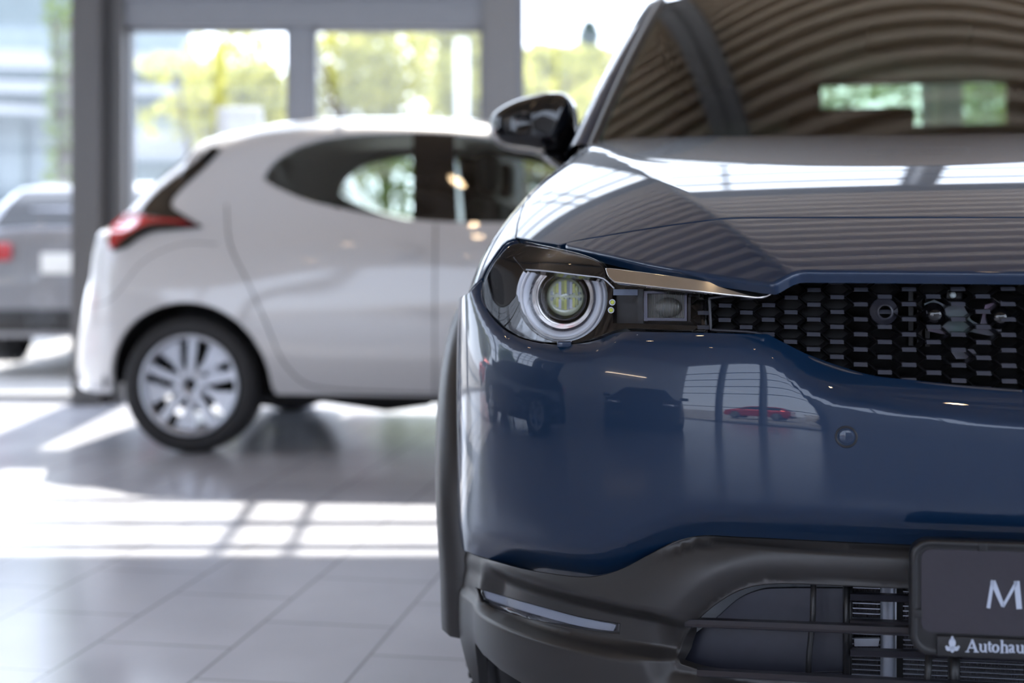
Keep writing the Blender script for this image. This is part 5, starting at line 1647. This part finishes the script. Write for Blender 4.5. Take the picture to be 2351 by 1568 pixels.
# floor of pale grey tiles; the tile grid is turned a little like the cars
m = mat('floor_tiles', (0.40, 0.41, 0.44), 0.30)
nt_ = m.node_tree; b = nt_.nodes['Principled BSDF']
tc = node(m, 'ShaderNodeTexCoord'); mp_ = node(m, 'ShaderNodeMapping')
mp_.inputs['Rotation'].default_value = (0, 0, FL)
br = node(m, 'ShaderNodeTexBrick')
br.offset = 0.5; br.inputs['Scale'].default_value = 1.0
br.inputs['Brick Width'].default_value = 0.42; br.inputs['Row Height'].default_value = 0.315
br.inputs['Mortar Size'].default_value = 0.0035; br.inputs['Mortar Smooth'].default_value = 0.2
br.inputs['Color1'].default_value = (0.60, 0.62, 0.69, 1); br.inputs['Color2'].default_value = (0.64, 0.66, 0.73, 1)
br.inputs['Mortar'].default_value = (0.33, 0.33, 0.37, 1)
sw = node(m, 'ShaderNodeMapping'); sw.inputs['Rotation'].default_value = (0, 0, R(90)); sw.inputs['Location'].default_value = (0.03, 0.12, 0)
nt_.links.new(tc.outputs['Object'], mp_.inputs[0]); nt_.links.new(mp_.outputs[0], sw.inputs[0]); nt_.links.new(sw.outputs[0], br.inputs[0])
nz = node(m, 'ShaderNodeTexNoise'); nz.inputs['Scale'].default_value = 3.0; nz.inputs['Detail'].default_value = 6
nt_.links.new(tc.outputs['Object'], nz.inputs[0])
mx = node(m, 'ShaderNodeMix', data_type='RGBA', blend_type='MULTIPLY'); mx.inputs[0].default_value = 0.35
cr = node(m, 'ShaderNodeValToRGB'); cr.color_ramp.elements[0].color = (.72, .72, .74, 1); cr.color_ramp.elements[1].color = (1, 1, 1, 1); cr.color_ramp.elements[0].position = .3; cr.color_ramp.elements[1].position = .7
nt_.links.new(nz.outputs['Fac'], cr.inputs[0]); nt_.links.new(br.outputs['Color'], mx.inputs[6]); nt_.links.new(cr.outputs[0], mx.inputs[7])
nt_.links.new(mx.outputs[2], b.inputs['Base Color'])
mr = node(m, 'ShaderNodeMapRange'); mr.inputs[3].default_value = .12; mr.inputs[4].default_value = .26
nt_.links.new(nz.outputs['Fac'], mr.inputs[0]); nt_.links.new(mr.outputs[0], b.inputs['Roughness'])
M['floor'] = m
XL, XR, YB, YF = -9.0, 7.0, -7.0, 7.72     # left, right, behind the camera, glass front
ZC = 4.75
o = MB().box(XL, XR, YB, YF + .12, -.12, 0).build('floor', M['floor']); struct(o)

# ceiling: trapezoid steel deck whose ribs run across the picture, on steel beams
M['deck'] = mat('taupe_steel_deck', (0.56, 0.45, 0.33), 0.45, 0.0)
add_noise(M['deck'], 4, .05)
M['steel'] = mat('grey_painted_steel', (0.165, 0.165, 0.17), 0.42)
M['column'] = mat('dark_grey_column_paint', (0.095, 0.093, 0.095), 0.45); add_noise(M['column'], 20, .05)
add_noise(M['steel'], 20, .05)
M['frame'] = mat('grey_window_frame', (0.19, 0.20, 0.225), 0.38)
add_noise(M['frame'], 20, .05)
M['wall'] = mat('white_render_wall', (0.74, 0.73, 0.72), 0.8)
add_noise(M['wall'], 6, .04, 0, .1)
P_ = 0.24; ys = np.arange(YB, YF + .2, P_)
prof = []
for y in ys:
    prof += [(y, ZC), (y + .095, ZC), (y + .110, ZC + .15), (y + .225, ZC + .15)]
n = len(prof)
vs = [(x, y, z) for x in (XL - .1, XR + .1) for y, z in prof] + [(x, y, z + .18) for x in (XL - .1, XR + .1) for y, z in prof]
fs = [(i, i + 1, n + i + 1, n + i) for i in range(n - 1)] + [(2 * n + i, 3 * n + i, 3 * n + i + 1, 2 * n + i + 1) for i in range(n - 1)]
o = MB().add(vs, fs).build('ceiling', M['deck'], fixn=False); struct(o)
def beam(name, x0, y0, x1, y1, z0, z1, w, m=None):
    """steel I beam"""
    mb = MB(); d = Vector((x1 - x0, y1 - y0, 0)).normalized(); nn = Vector((-d.y, d.x, 0))
    for a, zz0, zz1 in ((w / 2, z0, z0 + .018), (.007, z0, z1), (w / 2, z1 - .018, z1)):
        c = [Vector((x0, y0, 0)) + nn * a, Vector((x0, y0, 0)) - nn * a, Vector((x1, y1, 0)) - nn * a, Vector((x1, y1, 0)) + nn * a]
        mb.add([(p.x, p.y, zz0) for p in c] + [(p.x, p.y, zz1) for p in c], [(0, 3, 2, 1), (4, 5, 6, 7), (0, 1, 5, 4), (1, 2, 6, 5), (2, 3, 7, 6), (3, 0, 4, 7)])
    o = mb.build(name, m or M['steel']); struct(o); return o
k = 1
for x in (-3.4, 0.18, 3.76):
    beam(f'trim_{k}', x, YB, x, YF, ZC - .30, ZC - .001, .24); k += 1

# glazed front behind the cars. Lower band: door-high frames; upper band: fine transoms
def bx(name, x0, x1, y0, y1, z0, z1, m, **kw):
    o = MB().box(x0, x1, y0, y1, z0, z1).build(name, m); struct(o); return o
def XW(px, y): return (px - CX) / FPX * y
def ZW(py, y): return CAM[2] + (HY - py) / FPX * y
Y0 = 7.60
# big column left of the doors: flanged steel section
cx0, cx1 = XW(172, Y0 - .1), XW(282, Y0 - .1)
mb = MB(); wdt = cx1 - cx0
mb.box(cx0, cx0 + .16, Y0 - .16, Y0 + .14, 0, ZC)
mb.box(cx0 + .16, cx0 + .24, Y0 - .05, Y0 + .10, 0, ZC)
mb.box(cx1 - .045, cx1, Y0 - .10, Y0 + .14, 0, ZC)
o = mb.build('trim_4', M['column']); struct(o)
# second column
bx('trim_5', XW(1110, Y0), XW(1188, Y0), Y0 - .08, Y0 + .12, 0, ZC, M['steel'])
bx('trim_6', XW(2137, Y0 + .1), XW(2188, Y0 + .1), Y0 - .08, Y0 + .12, 0, ZC, M['steel'])
bx('trim_7', XW(-560, Y0 + .1), XW(-480, Y0 + .1), Y0 - .08, Y0 + .12, 0, ZC, M['steel'])
# lintel housing of the sliding doors
zl0, zl1 = ZW(64, Y0), ZW(64, Y0) + .36
mb = MB(); mb.box(cx1, XW(1110, Y0), Y0 - .06, Y0 + .10, zl0, zl1)
mb.box(cx1, XW(1110, Y0), Y0 - .10, Y0 - .06, zl0 + .16, zl1)
o = mb.build('trim_8', M['frame']); struct(o)
# mullion between the two door leaves, and leaf frames
bx('trim_9', XW(665, Y0), XW(718, Y0), Y0 - .02, Y0 + .06, 0, zl0, M['frame'])
def window(name, x0, x1, z0, z1, y, cols=(), rows_=(), fw=.03, bw=.025):
    fr = MB()
    fr.box(x0, x0 + fw, y, y + .06, z0, z1); fr.box(x1 - fw, x1, y, y + .06, z0, z1)
    fr.box(x0, x1, y, y + .06, z0, z0 + fw); fr.box(x0, x1, y, y + .06, z1 - fw, z1)
    for c in cols: fr.box(c - bw / 2, c + bw / 2, y + .005, y + .055, z0, z1)
    for r in rows_: fr.box(x0, x1, y + .008, y + .052, r - bw / 2, r + bw / 2)
    f = fr.build(name, M['frame']); struct(f)
    p = MB().box(x0 + .01, x1 - .01, y + .027, y + .033, z0 + .01, z1 - .01).build('pane', M['pane'], f)
    return f
window('window_1', cx1, XW(665, Y0), 0.0, zl0, Y0, fw=.02)
window('window_2', XW(718, Y0), XW(1110, Y0), 0.0, zl0, Y0, fw=.02)
window('window_3', XW(1188, Y0), XW(2137, Y0), 0.0, 2.90, Y0, fw=.04)
window('window_4', XW(2188, Y0), XR, 0.0, 2.90, Y0, cols=(4.6,), fw=.04)
window('window_5', XW(-480, Y0), cx0, 0.0, 2.90, Y0, fw=.04)
window('window_6', XL, XW(-560, Y0), 0.0, 2.90, Y0, fw=.04)
# upper band
zu0, zu1 = zl1, 4.62
tr = [3.42, 3.86, 4.24]
window('window_7', XL, XW(-560, Y0), 2.90, zu1, Y0, rows_=tr, fw=.06)
window('window_8', XW(-480, Y0), cx0, 2.90, zu1, Y0, rows_=tr, fw=.06)
window('window_9', cx1, XW(1110, Y0), zu0, zu1, Y0, cols=(-1.09, -0.88), rows_=tr, fw=.05, bw=.035)
window('window_10', XW(1188, Y0), XW(2137, Y0), 2.90, zu1, Y0, cols=(1.2,), rows_=tr, fw=.05, bw=.03)
window('window_11', XW(2188, Y0), XR, 2.90, zu1, Y0, cols=(4.6,), rows_=tr, fw=.05, bw=.03)
bx('wall_back', XL - .1, XR + .1, Y0 - .02, Y0 + .10, zu1, ZC + .2, M['steel'])

# left wall: glazed toward the front, a solid stretch beside the cars, glazed again at the back
def side_glass(k, x, a, b_, mid=True):
    fr = MB()
    fr.box(x - .06, x + .06, b_ - .05, b_ + .05, 0, ZC)
    for z in (0.03, 1.05, 2.15, 2.9, 3.5, 4.1, ZC - .05):
        fr.box(x - .03, x + .03, b_, a, z - .02, z + .02)
    if mid:
        for yy in (a + (b_ - a) / 3, a + (b_ - a) * 2 / 3):
            fr.box(x - .02, x + .02, yy - .015, yy + .015, 0, ZC)
    f = fr.build(f'window_{k}', M['frame']); struct(f)
    MB().box(x - .005, x + .005, b_ + .05, a - .05, 0.02, ZC - .05).build('pane', M['pane'], f)
k = 12
for a, b_ in ((YF - .1, 5.6), (5.6, 3.4), (3.4, 2.0)):
    side_glass(k, XL, a, b_); k += 1
bx('wall_left', XL - .12, XL, YB, 1.95, 0, ZC + .1, M['wall'])
# unseen right wall: a plinth with glass above, added for more light
bx('wall_right', XR, XR + .12, YB, YF, 0, .9, M['wall'])
for a, b_ in ((YF - .1, 4.0), (4.0, .3), (.3, -3.4), (-3.4, YB)):
    fr = MB()
    fr.box(XR, XR + .12, b_ - .08, b_ + .08, .9, ZC)
    for z in (.92, 2.15, 3.4, ZC - .05): fr.box(XR + .02, XR + .08, b_, a, z - .03, z + .03)
    f = fr.build(f'window_{k}', M['frame']); struct(f); k += 1
    MB().box(XR + .045, XR + .055, b_ + .08, a - .08, .95, ZC - .05).build('pane', M['pane'], f)
# wall behind the camera: glazed on the left, solid on the right
XS = -3.0
bx('wall_front', XS, XR, YB - .12, YB, 0, 2.95, M['wall'])
fr = MB()
fr.box(XS, XR, YB - .08, YB, 2.95, 3.02); fr.box(XS, XR, YB - .08, YB, ZC - .10, ZC)
for x in np.arange(XS, XR + .1, 1.25): fr.box(x - .03, x + .03, YB - .06, YB - .01, 2.95, ZC)
f = fr.build(f'window_{k}', M['frame']); struct(f); k += 1
MB().box(XS, XR, YB - .04, YB - .034, 3.0, ZC - .08).build('pane', M['pane'], f)
xl2 = [XL, -6.8, -4.9, XS]
for a, b_ in zip(xl2[:-1], xl2[1:]):
    fr = MB()
    fr.box(b_ - .16, b_ - .001, YB - .16, YB + .12, 0, ZC)
    for z in (0.03, .9, 2.0, 2.6, 3.2, 3.8, ZC - .05):
        fr.box(a, b_, YB - .03, YB + .03, z - .02, z + .02)
    f = fr.build(f'window_{k}', M['frame']); struct(f); k += 1
    MB().box(a + .01, b_ - .16, YB - .005, YB + .005, 0.02, ZC - .05).build('pane', M['pane'], f)

# ---- lamps under the deck
M['warm'] = emis('warm_lamp', (1.0, 0.72, 0.42), 45.0)
M['tube'] = emis('tube_lamp', (1.0, 0.80, 0.58), 12.0)
sp0_ = empty('ceiling_spotlight', (-4.0, -2.6, ZC - .001)); tag(sp0_, 'round warm spotlight fixed under the ribbed ceiling deck', 'lamp', 'spotlights under the deck')
MB().lathe([(.0, 0), (.055, 0), (.055, -.16), (.050, -.165), (.045, -.15)], 24).build('lamp_housing', M['steel'], sp0_)
MB().lathe([(0, -.152), (.044, -.152)], 24).build('lamp_lens', M['warm'], sp0_)
for i, (x, y) in enumerate([(-2.3, -2.6), (-.8, -2.6), (2.6, -5.2), (4.8, -5.0), (-2.6, 1.0), (-1.2, 1.9), (1.2, 1.0), (4.5, 1.0), (-3.4, 3.6)]):
    c = sp0_.copy(); COL.objects.link(c); c.location = (x, y, ZC - .001)
    for ch in sp0_.children:
        d = ch.copy(); COL.objects.link(d); d.parent = c
t = empty('tube_lamp', (XL + .001, -3.6, 2.9)); tag(t, 'long warm tube lamp on the left wall, mirrored in the blue bumper', 'lamp')
MB().box(0, .06, -1.1, 1.1, -.03, .03).build('lamp_housing', M['steel'], t)
MB().tube([(.08, -1.08, 0), (.08, 1.08, 0)], .022, 10).build('tube', M['tube'], t)
# ---- dark banner with a winged oval emblem on the left wall
M['banner'] = mat('dark_banner', (0.010, 0.012, 0.022), .6); add_noise(M['banner'], 5, .1)
bn = empty('wall_banner', (XL + .001, .9, 1.0)); tag(bn, 'dark banner with a silver oval emblem, mirrored at the left of the blue bumper', 'banner')
MB().box(0, .02, -.95, .95, 0, 2.9).build('cloth', M['banner'], bn)
e = MB()
el_ = [(.03, .38 * math.cos(2 * PI * k / 40), 1.9 + .50 * math.sin(2 * PI * k / 40)) for k in range(41)]
e.tube(el_, .032, 8, False)
e.tube([(.03, -.33, 2.15), (.03, -.18, 2.10), (.03, 0, 1.76), (.03, .18, 2.10), (.03, .33, 2.15)], [.012, .028, .036, .028, .012], 8)
e.build('emblem', M['bright'], bn)
